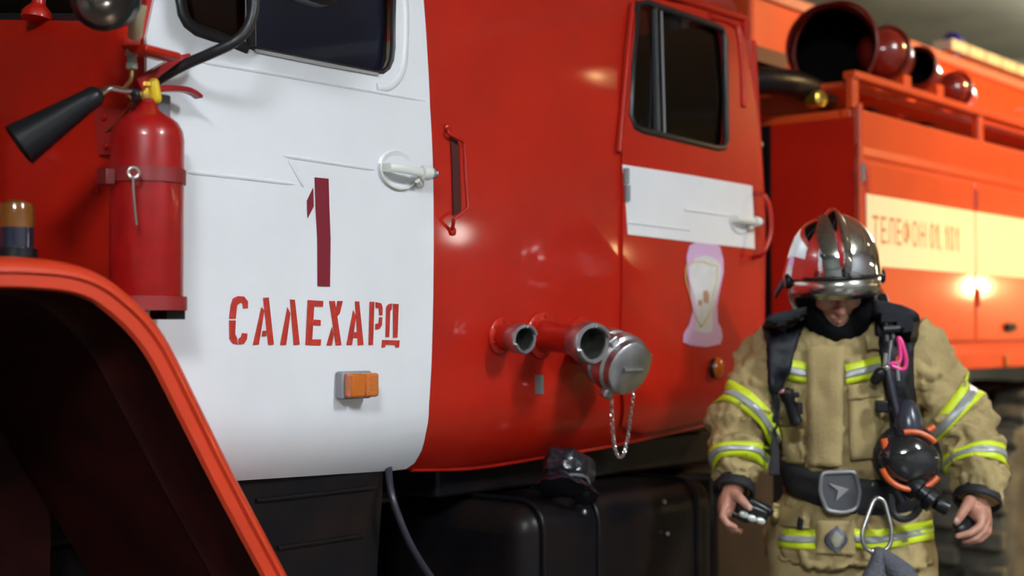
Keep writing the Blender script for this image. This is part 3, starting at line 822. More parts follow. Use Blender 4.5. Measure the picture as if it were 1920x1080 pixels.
# telephone lettering on the cream band
def glyph(ch, x0, x1, z0, z1, y, parent):
    if ch == '1':
        return B().prism([V((x0 + (x1 - x0) * a, y, z0 + (z1 - z0) * c)) for a, c in ((0.45, 0), (1, 0), (1, 1), (0.6, 1), (0, 0.78), (0, 0.62), (0.45, 0.76))], (0, 0.001, 0)).build('letter', ORGTXT, parent, smooth=False)
    fc = bpy.data.curves.new('t', 'FONT')
    fc.body = ch
    to = bpy.data.objects.new('t', fc)
    C.objects.link(to)
    bpy.context.view_layer.update()
    me = to.to_mesh()
    b = B()
    b.bm.from_mesh(me)
    to.to_mesh_clear()
    bpy.data.objects.remove(to)
    ax, bx_ = min(v.co.x for v in b.bm.verts), max(v.co.x for v in b.bm.verts)
    ay, by_ = min(v.co.y for v in b.bm.verts), max(v.co.y for v in b.bm.verts)
    for v in b.bm.verts:
        v.co = V((x0 + (x1 - x0) * (v.co.x - ax) / (bx_ - ax), y, z0 + (z1 - z0) * (v.co.y - ay) / (by_ - ay)))
    return b.build('letter', ORGTXT, parent, smooth=False, normals=False)
for ch, a0, a1 in (('Т', 1636, 1648), ('Е', 1652, 1662), ('Л', 1665, 1677), ('Е', 1681, 1690), ('Ф', 1693, 1707), ('О', 1710, 1721), ('Н', 1725, 1735), ('0', 1744, 1752), ('1', 1755, 1760), (',', 1763, 1765), ('1', 1773, 1777), ('0', 1781, 1789), ('1', 1793, 1797)):
    glyph(ch, P(a0, 420, TY - 0.017).x, P(a1, 420, TY - 0.017).x, (1.74 if ch == ',' else 1.75), (1.765 if ch == ',' else 1.84), TY - 0.0168, tank)
# rail and posts above the lockers
zr = P(1640, 152, TY + 0.02).z
rl = B().box(((TX + TE) / 2, TY + 0.03, zr), (TE - TX, 0.05, 0.028)).build('roof_rail', REDT, tank, smooth=False, bevel=0.006)
for x in (TX + 0.02, P(1848, 240, TY).x, 6.9, 8.4):
    B().box((x, TY + 0.03, (ZTP + zr) / 2), (0.04, 0.03, zr - ZTP)).build('rail_post', REDT, rl, smooth=False, bevel=0.005)
# shelf, pump pipes and valve wheels seen between rail and box
B().box(((TX + TE) / 2, 0.25, zr - 0.02), (TE - TX - 0.1, 0.5, 0.02)).build('roof_shelf', REDT, tank, smooth=False)
for i, (px, py, rr) in enumerate(((1640, 195, 0.03), (1690, 200, 0.045), (1745, 215, 0.05))):
    p = P(px, py, 0.12)
    B().tube([p, p + V((0.02, 0.45, 0.02))], rr, 14).build('deck_pipe', BLKM if i != 1 else REDT, tank)
# raised centre of the superstructure
SY = 0.52
B().box(((TX + 0.35 + TE) / 2, 1.20, 2.47), (TE - TX - 0.35, 2 * (1.2 - SY), 0.60)).build('superstructure', REDT, truck, smooth=False, bevel=0.015)
B().box(((TX + 0.35 + TE) / 2, SY - 0.006, 2.735), (TE - TX - 0.35, 0.02, 0.045)).build('top_trim', mat('pale_red_trim', (0.55, 0.18, 0.12), 0.35), truck, smooth=False, bevel=0.005)
for i in range(14):
    x = 6.5 + i * 0.21
    B().box((x, SY + 0.02, 2.805), (0.19, 0.10, 0.05)).build('roof_plank', mat('pale_wood', (0.55, 0.52, 0.36), 0.6), truck, smooth=False, bevel=0.004)
q = P(1786, 80, SY + 0.03)
B().lathe([(0.05, -0.03), (0.05, 0.02), (0.045, 0.06), (0.025, 0.085), (0.0005, 0.09)], (q.x, q.y, 2.80), (0, 0, 1), 20).build('blue_beacon', BLUE, truck)
for i in range(6):
    B().lathe([(0.018, 0), (0.016, 0.012), (0.0005, 0.018)], (5.6 + i * 0.85, SY, 2.60), (0, -1, 0), 16).build('round_bolt', STEEL, truck)
# big round hose canisters lying along the roof
cans = [(1560, 88, 84, 0.10, 0.32, 'dark'), (1655, 98, 48, 0.02, 0.16, 'dome'), (1716, 124, 36, 0.04, 0.25, 'dark'), (1786, 168, 33, 0.04, 0.25, 'dome')]
for i, (px, py, rp, y, L, kind) in enumerate(cans):
    c = P(px, py, y)
    dep = (c - CAM).dot(FW)
    r = rp / FPX * dep * 1.02
    ax = V((0.86, 0.50, 0)) if i == 0 else V((0.95, 0.3, 0))
    prof = [(r * 0.90, 0.03), (r * 0.97, 0.0), (r, 0.004), (r, L), (r * 0.92, L + 0.03)]
    cn = B().lathe(prof + [(0.0005, L + 0.03)], c, ax, 40, cap=False).build('hose_canister', REDT if i == 3 else mat('shaded_red_canister', (0.14, 0.010, 0.006), 0.3, coat=0.4), truck)  # darker red paints the canisters as unlit; the last stays bright
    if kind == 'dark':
        B().lathe([(r * 0.985, 0.002), (r * 0.95, 0.05), (r * 0.92, L * 0.97), (0.0005, L * 0.97)], c, ax, 40, cap=False).build('canister_inside', mat('inside_shade_black', (0.003, 0.002, 0.002), 0.8, spec=0.1), cn)  # near-black colour paints the shade inside the open canister
    else:
        B().lathe([(r * 0.96, 0.01), (r * 0.85, -0.03), (r * 0.55, -0.055), (0.0005, -0.065)], c, ax, 40).build('canister_lid', mat('dark_red_lid', (0.20, 0.012, 0.006), 0.2, coat=0.6), cn)
    B().tube([c + V((0.02, 0, 0)) + V((0, math.cos(a), math.sin(a))) * r * 1.01 for a in [k * math.tau / 32 for k in range(32)]], 0.006, 8, closed=True).build('canister_ring', mat('shaded_red_canister', (0.14, 0.010, 0.006), 0.3, coat=0.4), cn)
    # saddle carrying the canister on the shelf
    B().box((c.x + L / 2, y, (zr + c.z - r) / 2 - 0.0), (0.06, r * 1.2, max(0.02, abs(c.z - r - zr) + 0.03))).build('saddle', REDT, cn, smooth=False)
# front face fittings between cab and tank: dark gap with pipes
gp = B().tube([(4.0, 0.5, 0.9), (4.0, 0.48, 2.1), (4.05, 0.5, 2.55)], 0.06, 14).build('exhaust_stack', BLKM, truck)
B().tube(smooth_path([(3.86, 0.35, 2.2), (3.95, 0.2, 2.26), (4.2, 0.12, 2.28), (4.5, 0.15, 2.27)], 5), 0.045, 14).build('suction_hose', BLKM, truck)
B().lathe([(0.028, 0), (0.028, 0.05), (0.02, 0.055)], P(1520, 188, 0.1), (-0.3, -1, 0), 16).build('brass_fitting', BRASS, truck)
B().tube([P(1400, 255, 0.06), P(1425, 272, 0.06)], 0.012, 10).build('pale_clip', mat('cream_metal', (0.42, 0.36, 0.22), 0.4), truck)
B().box((4.02, 0.6, 2.36), (0.4, 0.9, 0.05)).build('bridge_plate', mat('dark_red_plate', (0.10, 0.006, 0.004), 0.5), truck, smooth=False)

# ------------------------------------------------------------ fire extinguisher
ey = -0.055
eb = P(274, 578, ey)
ez = lambda py: P(274, py, ey).z
edep = (eb - CAM).dot(FW)
k = edep / FPX
er = 68 * k
ext = empty('fire_extinguisher', (eb.x, eb.y, ez(578)), 'red fire extinguisher with black horn strapped to the front corner of the cab', 'extinguisher')
z0 = ez(578)
zz = [ez(p) - z0 for p in (578, 572, 262, 245, 230, 218, 208, 196, 190, 186)]
cyl = B().lathe([(er * 0.93, zz[0]), (er, zz[1] + 0.002), (er, zz[2]), (er * 0.96, zz[3]), (er * 0.84, zz[4]), (er * 0.62, zz[5]), (er * 0.36, zz[6]), (er * 0.25, zz[7]), (er * 0.27, zz[8]), (er * 0.27, zz[9])], (eb.x, ey, z0), (0, 0, 1), 40).build('cylinder', REDX, ext)
E3 = lambda px, py, y=ey: P(px, py, y)
B().lathe([(0.013, 0), (0.015, 0.003), (0.015, 0.011), (0.010, 0.013), (0.010, 0.022), (0.017, 0.024), (0.017, 0.031), (0.008, 0.033)], E3(272, 188), (0, 0, 1), 12).build('valve_body', BRASS, ext)
B().tube([E3(258, 178), E3(290, 176)], 0.008, 10).build('valve_outlet', BRASS, ext)
B().capsule([E3(292, 184, ey - 0.012), E3(288, 156, ey - 0.012)], [0.011, 0.010], 12).build('safety_knob', YELLOW, ext)
# levers: strips with thickness
def lever(px, wth, name):
    pts = smooth_path([E3(a, b) for a, b in px], 4)
    n = len(pts)
    rings = []
    for i, p in enumerate(pts):
        t = (pts[min(i + 1, n - 1)] - pts[max(i - 1, 0)]).normalized()
        nn = t.cross(V((0, 1, 0))).normalized()
        h = wth[0] + (wth[1] - wth[0]) * i / (n - 1)
        rings.append([p + V((0, sy * 0.011, 0)) + nn * sn * h for sy, sn in ((-1, -1), (1, -1), (1, 1), (-1, 1))])
    return B().loft(rings).build(name, REDX, ext, bevel=0.0015)
lever([(255, 160), (275, 148), (300, 130), (330, 112), (351, 104)], (0.012, 0.003), 'top_lever')
lever([(290, 167), (318, 166), (345, 168), (362, 174), (374, 183)], (0.006, 0.003), 'carry_handle')
B().tube([E3(247, 178), E3(256, 178)], 0.013, 10).build('hose_collar', BLACK, ext)
B().tube(smooth_path([E3(250, 172), E3(228, 170), E3(208, 166), E3(197, 170), E3(185, 180, ey - 0.005)], 4), 0.0065, 10).build('discharge_tube', STEEL, ext)
h0, h1 = E3(178, 180, ey - 0.005), E3(36, 272, ey + 0.055)
hd = (h1 - h0).normalized()
HL = (h1 - h0).length
horn = B().lathe([(0.010, -0.012), (0.016, -0.006), (0.019, 0.0), (0.020, 0.02), (0.0285, HL * 0.55), (0.0385, HL), (0.0375, HL + 0.001), (0.034, HL - 0.005), (0.016, 0.03), (0.0005, 0.03)], h0, hd, 36, cap=False).build('horn', BLKP, ext)
# strap with clasp and hanging pin
zs1, zs2 = ez(345), ez(318)
B().lathe([(er + 0.0005, 0), (er + 0.0035, 0), (er + 0.0035, zs2 - zs1), (er + 0.0005, zs2 - zs1), (er + 0.0005, 0)], (eb.x, ey, zs1), (0, 0, 1), 40, cap=False).build('strap', mat('dull_red_strap', (0.22, 0.012, 0.014), 0.5), ext)
B().box(E3(199, 332, ey + 0.01), (0.02, 0.03, zs2 - zs1 + 0.004)).build('strap_lug', mat('dark_red_lug', (0.12, 0.008, 0.008), 0.5), ext, bevel=0.003)
fr = V((-0.45, -0.89, 0)).normalized()
cl = V((eb.x, ey, 0)) + V((-0.50, -0.86, 0)) * (er + 0.006)
ctr = P(250, 324, cl.y)
B().tube([ctr + (V((0.86, -0.5, 0)) * math.cos(a) + V((0, 0, 1)) * math.sin(a)) * 0.009 for a in [i * math.tau / 20 for i in range(20)]], 0.0028, 8, closed=True).build('clasp_ring', mat('dull_steel', (0.4, 0.38, 0.36), 0.35, metal=0.9), ext)
B().tube(smooth_path([P(249, 332, cl.y - 0.003), P(250, 360, cl.y - 0.004), P(253, 395, cl.y - 0.003), P(256, 422, cl.y - 0.002)], 4), 0.0022, 8).build('locking_pin', mat('dull_steel', (0.4, 0.38, 0.36), 0.35, metal=0.9), ext)
# bottom cup of the holder, with foot
zb1, zb2 = ez(582), ez(556)
B().lathe([(er + 0.001, 0), (er + 0.007, 0), (er + 0.007, zb2 - zb1), (er + 0.001, zb2 - zb1)], (eb.x, ey, zb1), (0, 0, 1), 40).build('holder_cup', mat('dull_red_cup', (0.26, 0.012, 0.014), 0.45), ext)
B().box((eb.x + 0.035, ey - 0.015, zb1 - 0.008), (0.04, 0.05, 0.016)).build('holder_foot', BLKP, ext, smooth=False)

# ------------------------------------------------------------ plastic bag tied over the filler neck
b = B()
c = P(1066, 884, -0.01)
RM = Matrix.Rotation(R(24), 3, 'Y') @ Matrix.Rotation(R(-15), 3, 'X')
rings = []
nu = 36
for i in range(15):
    t = i / 14
    zz_ = -0.055 + 0.105 * t
    base = 0.060 if t < 0.75 else 0.060 * math.sqrt(max(0.0, 1 - ((t - 0.75) / 0.26) ** 2))
    if t < 0.2: base = 0.058 + 0.018 * (0.2 - t) / 0.2
    if 0.2 < t < 0.35: base -= 0.008
    ring = []
    for k2 in range(nu):
        a = k2 * math.tau / nu
        q = V((math.cos(a), math.sin(a), zz_ * 8))
        r = base * (1.15 if abs(math.cos(a)) > 0.6 else 1.0) + 0.012 * noise.noise(q * 2.1) + 0.008 * (0.5 - abs(noise.noise(q * 4.3 + V((3, 1, 7)))))
        ring.append(c + RM @ V((math.cos(a) * r * 1.05, math.sin(a) * r * 0.85, zz_ + 0.008 * noise.noise(q * 3))))
    rings.append(ring)
b.loft(rings)
BAG = mat('black_plastic_film', (0.014, 0.013, 0.018), 0.22, bump=0.6, bscale=22)
bag = b.build('plastic_bag', BAG, None, label='crumpled black plastic bag tied over the fuel filler neck under the cab', cat='bag', sharp=0.5)
rr = [c + RM @ V((math.cos(a) * 0.058, math.sin(a) * 0.05, -0.028 + 0.004 * math.sin(3 * a))) for a in [i * math.tau / 28 for i in range(28)]]
B().tube(rr, 0.004, 6, closed=True).build('tie_string', mat('grey_string', (0.12, 0.12, 0.14), 0.6), bag)

# ------------------------------------------------------------ the firefighter
D0 = 3.80
PXC = 1580
HX = (PXC - 960) / FPX * D0
FH = V((math.cos(YAW), math.sin(YAW), 0))
PB = V((CAM.x, CAM.y, 0)) + FH * D0 + RT * HX
MP = Matrix(((RT.x, FH.x, 0, PB.x), (RT.y, FH.y, 0, PB.y), (0, 0, 1, 0), (0, 0, 0, 1)))   # local: x to the person's left, y away from the viewer, z up
def L(px, py, dy=0.0):
    dd = D0 + dy
    return V(((px - 960) / FPX * dd - HX, dy, CAM.z + (620 - py) / FPX * dd))
U = D0 / FPX      # metres per pixel at the person

KHAKI = mat('khaki_turnout_cloth', (0.43, 0.325, 0.15), 0.85, bump=0.25, bscale=180, var=0.25, vscale=9, spec=0.2)
TAPEY = mat('yellow_tape', (0.62, 0.74, 0.02), 0.5)
TAPES = mat('silver_tape', (0.36, 0.37, 0.37), 0.35, metal=0.2, bump=0.1, bscale=200)
WEB = mat('black_webbing', (0.010, 0.010, 0.014), 0.6, bump=0.3, bscale=220)
PADM = mat('black_strap_padding', (0.007, 0.008, 0.013), 0.55, spec=0.3, bump=0.2, bscale=60)
SKIN = mat('skin', (0.50, 0.25, 0.17), 0.5, var=0.2, vscale=30, col2=(0.46, 0.19, 0.13))
HOOD = mat('black_knit_hood', (0.005, 0.005, 0.006), 0.9, spec=0.1, bump=0.4, bscale=150)
ORANGE = mat('orange_rubber', (0.60, 0.09, 0.01), 0.4)
PINK = mat('pink_aluminium', (0.85, 0.06, 0.28), 0.3, metal=0.3)

person = empty('person', PB, 'person in khaki turnout gear and chrome helmet looking down beside the truck', 'person')

# --- head, neck, torso, arms and hands: one continuous body
AH = R(28)
Hc = L(1561, 528, -0.04)
RH = Matrix.Rotation(R(-3), 3, 'Y')
def hp(x, f, u):
    """point in head axes: x to image right, f forward out of the face, u up"""
    return Hc + RH @ V((x, -f * math.cos(AH) - u * math.sin(AH), -f * math.sin(AH) + u * math.cos(AH)))
HR = RH @ Matrix(((1, 0, 0), (0, math.cos(AH), -math.sin(AH)), (0, math.sin(AH), math.cos(AH))))   # columns x, back, up
b = B()
b.ell(hp(0, -0.012, 0.045), (0.075, 0.095, 0.088), HR)
b.ell(hp(0, 0.030, -0.020), (0.062, 0.066, 0.085), HR)       # face mass
b.ell(hp(0, 0.048, -0.080), (0.043, 0.042, 0.036), HR)       # jaw
b.ell(hp(0, 0.078, -0.098), (0.020, 0.018, 0.016), HR)       # chin
b.capsule([hp(0, 0.090, 0.018), hp(0, 0.102, -0.008), hp(0, 0.113, -0.030)], [0.008, 0.010, 0.013])   # nose
for s in (-1, 1):
    b.ell(hp(s * 0.012, 0.100, -0.033), (0.009, 0.009, 0.007), HR)     # nostril wings
    b.ell(hp(s * 0.036, 0.072, -0.022), (0.023, 0.020, 0.022), HR)     # cheeks
    b.capsule([hp(s * 0.014, 0.092, 0.032), hp(s * 0.045, 0.078, 0.034)], [0.007, 0.006])  # brow
    b.ell(hp(s * 0.031, 0.078, 0.015), (0.014, 0.010, 0.010), HR)      # eyelids, looking down
    b.ell(hp(s * 0.076, -0.005, 0.0), (0.010, 0.018, 0.030), HR)       # ears
b.capsule([hp(-0.020, 0.090, -0.058), hp(0, 0.099, -0.0555), hp(0.020, 0.090, -0.058)], [0.004, 0.0065, 0.004])   # lips
b.capsule([hp(-0.017, 0.088, -0.067), hp(0, 0.096, -0.069), hp(0.017, 0.088, -0.067)], [0.004, 0.0075, 0.004])
b.capsule([hp(0, -0.02, -0.04), L(1568, 600, 0.05), L(1570, 640, 0.06)], [0.062, 0.058, 0.065], 16)
b.capsule([L(1572, 650, 0.05), L(1576, 720, 0.03), L(1580, 820, 0.03), L(1585, 960, 0.03)], [0.09, 0.125, 0.12, 0.12], 20)
b.capsule([L(1490, 640, 0.04), L(1660, 640, 0.04)], [0.07, 0.07], 16)
# arms down to the wrists
ARM_R = [L(1462, 640, 0.03), L(1415, 725, 0.02), L(1388, 800, -0.03), L(1380, 860, -0.09), L(1372, 925, -0.15)]
ARM_L = [L(1708, 640, 0.03), L(1765, 730, 0.03), L(1812, 815, -0.02), L(1832, 875, -0.07), L(1828, 940, -0.12)]
for A in (ARM_R, ARM_L):
    b.capsule(A, [0.055, 0.050, 0.042, 0.036, 0.027], 16)
# right hand (image left): back of the hand turned to the viewer, fingers curled under the device
def hand(fn, b):
    for pts, rs in fn:
        b.capsule([L(*p) for p in pts], [r for r in rs], 12)
hand([
    ([(1371, 922, -0.15), (1366, 938, -0.155), (1362, 952, -0.16)], [0.026, 0.029, 0.026]),
    ([(1372, 930, -0.14), (1368, 948, -0.135), (1366, 958, -0.13)], [0.026, 0.028, 0.024]),
    ([(1374, 926, -0.17), (1387, 934, -0.195), (1396, 944, -0.205), (1403, 951, -0.205)], [0.015, 0.0125, 0.011, 0.009]),
    ([(1357, 950, -0.178), (1353, 967, -0.185), (1362, 980, -0.190), (1376, 986, -0.188)], [0.0125, 0.0105, 0.0095, 0.008]),
    ([(1358, 955, -0.158), (1355, 974, -0.162), (1365, 988, -0.165), (1382, 992, -0.165)], [0.0128, 0.0108, 0.0098, 0.008]),
    ([(1361, 958, -0.138), (1359, 978, -0.140), (1370, 992, -0.142), (1386, 995, -0.142)], [0.012, 0.010, 0.009, 0.0075]),
    ([(1364, 958, -0.118), (1364, 976, -0.118), (1374, 988, -0.120), (1388, 991, -0.120)], [0.0105, 0.009, 0.008, 0.0068]),
], b)
# left hand (image right): thumb in front, fingers closed round a black mouthpiece
hand([
    ([(1829, 938, -0.12), (1833, 956, -0.125), (1838, 972, -0.13)], [0.027, 0.030, 0.025]),
    ([(1820, 940, -0.13), (1826, 956, -0.15), (1834, 968, -0.155)], [0.024, 0.026, 0.020]),
    ([(1815, 938, -0.155), (1806, 952, -0.178), (1797, 966, -0.185), (1790, 977, -0.185)], [0.0165, 0.0135, 0.012, 0.0095]),
    ([(1838, 966, -0.160), (1833, 986, -0.178), (1814, 998, -0.185), (1792, 1003, -0.180)], [0.0130, 0.0112, 0.0100, 0.0080]),
    ([(1845, 970, -0.140), (1842, 992, -0.152), (1824, 1007, -0.158), (1804, 1012, -0.155)], [0.0130, 0.0112, 0.0100, 0.0080]),
    ([(1848, 974, -0.118), (1848, 996, -0.126), (1832, 1010, -0.130), (1813, 1014, -0.128)], [0.0122, 0.0105, 0.0095, 0.0076]),
    ([(1847, 974, -0.096), (1850, 992, -0.100), (1840, 1004, -0.104), (1824, 1008, -0.104)], [0.0105, 0.0092, 0.0082, 0.0068]),
], b)
# legs
LEG_R = [L(1520, 985, 0.03), L(1512, 1180, 0.01), L(1510, 1400, 0.03), L(1508, 1600, 0.06)]
LEG_L = [L(1660, 985, 0.03), L(1690, 1180, 0.03), L(1700, 1400, 0.06), L(1702, 1600, 0.10)]
for A in (LEG_R, LEG_L):
    A[-1].z = 0.06
    b.capsule(A, [0.085, 0.075, 0.055, 0.042], 16)
    b.capsule([A[-1], A[-1] + V((0, -0.17, -0.02))], [0.04, 0.032], 12)
b.xf(MP)
body = b.build('body', SKIN, person)
m = body.modifiers.new('remesh', 'REMESH'); m.mode = 'VOXEL'; m.voxel_size = 0.0036; m.use_smooth_shade = True
m = body.modifiers.new('smooth', 'SMOOTH'); m.iterations = 3; m.factor = 0.5
# thumb nails
for p in ((1404, 950, -0.2145), (1790, 974, -0.1945)):
    B().ell(L(*p), (0.006, 0.002, 0.0075)).xf(MP).build('thumb_nail', mat('nail', (0.62, 0.36, 0.30), 0.3), person)

# --- jacket: torso and sleeves grown into one cloth surface
b = B()
def ring(px, py, hw, hd, dy, n=40, sq=2.4):
    c = L(px, py, dy)
    out = []
    for i in range(n):
        a = i * math.tau / n
        ca, sa = math.cos(a), math.sin(a)
        out.append(c + V((math.copysign(abs(ca) ** (2 / sq), ca) * hw * U, math.copysign(abs(sa) ** (2 / sq), sa) * hd, 0)))
    return out
b.loft([ring(1570, 592, 62, 0.085, 0.055), ring(1572, 606, 88, 0.098, 0.05), ring(1575, 622, 124, 0.110, 0.045), ring(1576, 645, 140, 0.122, 0.04), ring(1577, 700, 138, 0.142, 0.03), ring(1580, 760, 132, 0.152, 0.03), ring(1586, 820, 128, 0.158, 0.03), ring(1590, 865, 128, 0.158, 0.03), ring(1592, 900, 124, 0.146, 0.03), ring(1592, 930, 126, 0.150, 0.03), ring(1592, 960, 142, 0.168, 0.03), ring(1592, 1000, 152, 0.180, 0.03), ring(1592, 1042, 156, 0.186, 0.03)])
def sleeve(A):
    pts = smooth_path([L(p[0], p[1], p[3]) for p in A], 5)
    rs = smooth_path([V((p[2] * U, 0, 0)) for p in A], 5)
    r2 = []
    for i, r in enumerate(rs):
        f = 0.0045 * math.sin(i * 1.9) + 0.003 * math.sin(i * 0.9 + 1)
        r2.append(max(0.03, r.x + (f if 6 < i < len(rs) - 3 else 0)))
    return pts, r2
SL_R = sleeve([(1478, 636, 52, 0.03), (1448, 668, 60, 0.02), (1420, 725, 59, 0.01), (1396, 785, 57, -0.02), (1384, 835, 52, -0.06), (1380, 880, 46, -0.10), (1375, 918, 37, -0.14)])
SL_L = sleeve([(1690, 636, 54, 0.03), (1722, 668, 62, 0.02), (1758, 725, 62, 0.02), (1796, 790, 60, 0.0), (1822, 840, 54, -0.04), (1833, 885, 49, -0.08), (1829, 935, 42, -0.12)])
def fold(s, a, amp, seed):
    n1 = noise.noise(V((math.cos(a) * 0.7 + seed, math.sin(a) * 0.7, s * 20)))
    n2 = noise.noise(V((math.cos(a) * 1.3 - seed, math.sin(a) * 1.3 + 4, s * 38)))
    return amp * ((0.45 - abs(n1) * 1.6) + 0.5 * n2)
for q, (pts, rs) in enumerate((SL_R, SL_L)):
    fp = smooth_path(pts, 3)
    fr_ = [v.x for v in smooth_path([V((r, 0, 0)) for r in rs], 3)]
    g = []
    s = 0.0
    N_ = len(fp)
    for i, p in enumerate(fp):
        t = (fp[min(i + 1, N_ - 1)] - fp[max(i - 1, 0)]).normalized()
        if i: s += (p - fp[i - 1]).length
        e1 = (V((1, 0, 0)) - t * t.x).normalized(); e2 = t.cross(e1)
        k = i / N_
        amp = 0.018 * min(1, max(0, (k - 0.12) / 0.25)) * (1 if k < 0.93 else 0.4)
        g.append([p + (e1 * math.cos(a) + e2 * math.sin(a)) * (fr_[i] + fold(s + 0.02 * math.cos(a + q), a, amp, 2.0 + q * 5)) for a in [j * math.tau / 40 for j in range(40)]])
    b.loft(g)
b.xf(MP)
jacket = b.build('jacket', KHAKI, person)
m = jacket.modifiers.new('remesh', 'REMESH'); m.mode = 'VOXEL'; m.voxel_size = 0.0062; m.use_smooth_shade = True
m = jacket.modifiers.new('smooth', 'SMOOTH'); m.iterations = 3; m.factor = 0.5
for nm, sz, st in (('folds', 0.12, 0.050), ('creases', 0.05, 0.026)):
    tx = bpy.data.textures.new(nm, 'CLOUDS'); tx.noise_scale = sz; tx.noise_depth = 1; tx.noise_type = 'HARD_NOISE' if nm == 'creases' else 'SOFT_NOISE'
    m = jacket.modifiers.new(nm, 'DISPLACE'); m.texture = tx; m.strength = st; m.mid_level = 0.5; m.texture_coords = 'LOCAL'
m = jacket.modifiers.new('smooth2', 'SMOOTH'); m.iterations = 2

# --- trousers
b = B()
b.loft([ring(1592, 960, 120, 0.140, 0.03), ring(1592, 1030, 138, 0.155, 0.03), ring(1594, 1080, 146, 0.155, 0.03), ring(1598, 1130, 150, 0.145, 0.03)])
for A, o in ((LEG_R, -1), (LEG_L, 1)):
    b.tube([A[0] + V((o * 0.0, 0, 0.0)), A[0] * 0.6 + A[1] * 0.4, A[1], A[1] * 0.5 + A[2] * 0.5, A[2], A[3] + V((0, 0, 0.08))], [0.115, 0.118, 0.112, 0.104, 0.100, 0.098], 24)
b.xf(MP)
tr = b.build('trousers', KHAKI, person)
m = tr.modifiers.new('remesh', 'REMESH'); m.mode = 'VOXEL'; m.voxel_size = 0.011; m.use_smooth_shade = True
m = tr.modifiers.new('smooth', 'SMOOTH'); m.iterations = 5
tx = bpy.data.textures['folds']
m = tr.modifiers.new('folds', 'DISPLACE'); m.texture = tx; m.strength = 0.03; m.mid_level = 0.5
# boots
for A in (LEG_R, LEG_L):
    p = A[-1].copy(); p.z = 0
    b = B()
    sec = [(0.055, 0.0, 0.045, 0.16), (0.0, 0.0, 0.05, 0.16), (-0.06, 0.0, 0.05, 0.11), (-0.13, 0.0, 0.055, 0.085), (-0.19, 0.0, 0.048, 0.07), (-0.22, 0.0, 0.03, 0.05)]
    rings = []
    for y, x, wd, h in sec:
        rings.append([p + V((x + math.copysign(abs(math.cos(a)) ** 0.6, math.cos(a)) * wd, y, h / 2 + math.copysign(abs(math.sin(a)) ** 0.6, math.sin(a)) * h / 2)) for a in [i * math.tau / 20 for i in range(20)]])
    b.loft(rings)
    b.tube([p + V((0, 0.0, 0.10)), p + V((0, 0.0, 0.22))], [0.058, 0.062], 20)
    b.xf(MP).build('boot', BLACK, person, bevel=0.004)

# --- evaluated cloth surface, to lay tapes, straps and pockets on
bpy.context.view_layer.update()
dg = bpy.context.evaluated_depsgraph_get()
oe = jacket.evaluated_get(dg)
me = oe.to_mesh()
MI = MP.inverted()
vl = [MI @ (oe.matrix_world @ v.co) for v in me.vertices]
JB = BVHTree.FromPolygons(vl, [tuple(p.vertices) for p in me.polygons])
oe.to_mesh_clear()
CL = V((CAM.x, CAM.y, CAM.z)); CL = MI @ CL
def drape(px, py, off=0.004, dflt=-0.14):
    """first point of the jacket met along the line of sight of a pixel, lifted off the cloth"""
    tgt = L(px, py, 0)
    d = (tgt - CL).normalized()
    hit = JB.ray_cast(CL, d, 6)
    if hit[0] is None:
        p = L(px, py, dflt)
        return p, V((0, -1, 0))
    n = hit[1]
    if n.dot(d) > 0: n = -n
    return hit[0] + n * off * 0.3 - d * off, n
def ribbon(left, right, off=0.005, nu=6, nv=10, relax=2, dflt=-0.14):
    """cloth strip between two pixel polylines lying on the jacket"""
    a = smooth_path([V((*p, 0)) for p in left], nv)
    c = smooth_path([V((*p, 0)) for p in right], nv)
    n = min(len(a), len(c))
    g = []
    for i in range(n):
        row = []
        for j in range(nu + 1):
            q = a[i].lerp(c[i], j / nu)
            row.append(drape(q.x, q.y, off, dflt)[0])
        g.append(row)
    # take the nearer of each neighbourhood, then smooth depth along the view
    for _ in range(relax):
        h = [[V(p) for p in r] for r in g]
        for i in range(n):
            for j in range(nu + 1):
                nb = [h[ii][j].y for ii in (i - 1, i + 1) if 0 <= ii < n]
                m = sum(nb) / len(nb)
                y = min(h[i][j].y, (h[i][j].y + m) / 2)
                if h[i][j].y - m < -0.06: y = m
                k = (y - CL.y) / (h[i][j].y - CL.y)
                g[i][j] = CL + (h[i][j] - CL) * k
    s = B()
    s.loft(g, closed=False, cap=False)
    return s
def lay(name, mt, parent, left, right, off=0.005, th=0.003, nu=6, nv=10, **k):
    s = ribbon(left, right, off, nu, nv)
    s.xf(MP)
    o = s.build(name, mt, parent, solid=None, **k)
    q = o.modifiers.new('solid', 'SOLIDIFY'); q.thickness = th; q.offset = 0
    return o
def tape(left, right, n=1):
    """yellow / silver / yellow reflective tape from an upper and a lower pixel edge"""
    for f0, f1, mt, nm, off in ((0, 1, TAPEY, 'reflective_tape', 0.003), (0.34, 0.68, TAPES, 'silver_stripe', 0.005)):
        a = [V(p).lerp(V(q), f0) for p, q in zip(left, right)]
        c = [V(p).lerp(V(q), f1) for p, q in zip(left, right)]
        if nm == 'reflective_tape':
            par = lay(nm, mt, person, [tuple(p) for p in a], [tuple(p) for p in c], off, 0.002, 5, 6)
        else:
            lay(nm, mt, par, [tuple(p) for p in a], [tuple(p) for p in c], off, 0.002, 3, 6)
tape([(1474, 674), (1490, 676), (1512, 680)], [(1467, 708), (1486, 715), (1512, 719)])
tape([(1583, 684), (1618, 675), (1654, 666)], [(1585, 721), (1620, 714), (1655, 706)])
tape([(1440, 985), (1480, 990), (1528, 992)], [(1438, 1018), (1480, 1026), (1526, 1028)])
tape([(1597, 990), (1650, 990), (1745, 972)], [(1599, 1025), (1650, 1028), (1748, 1008)])
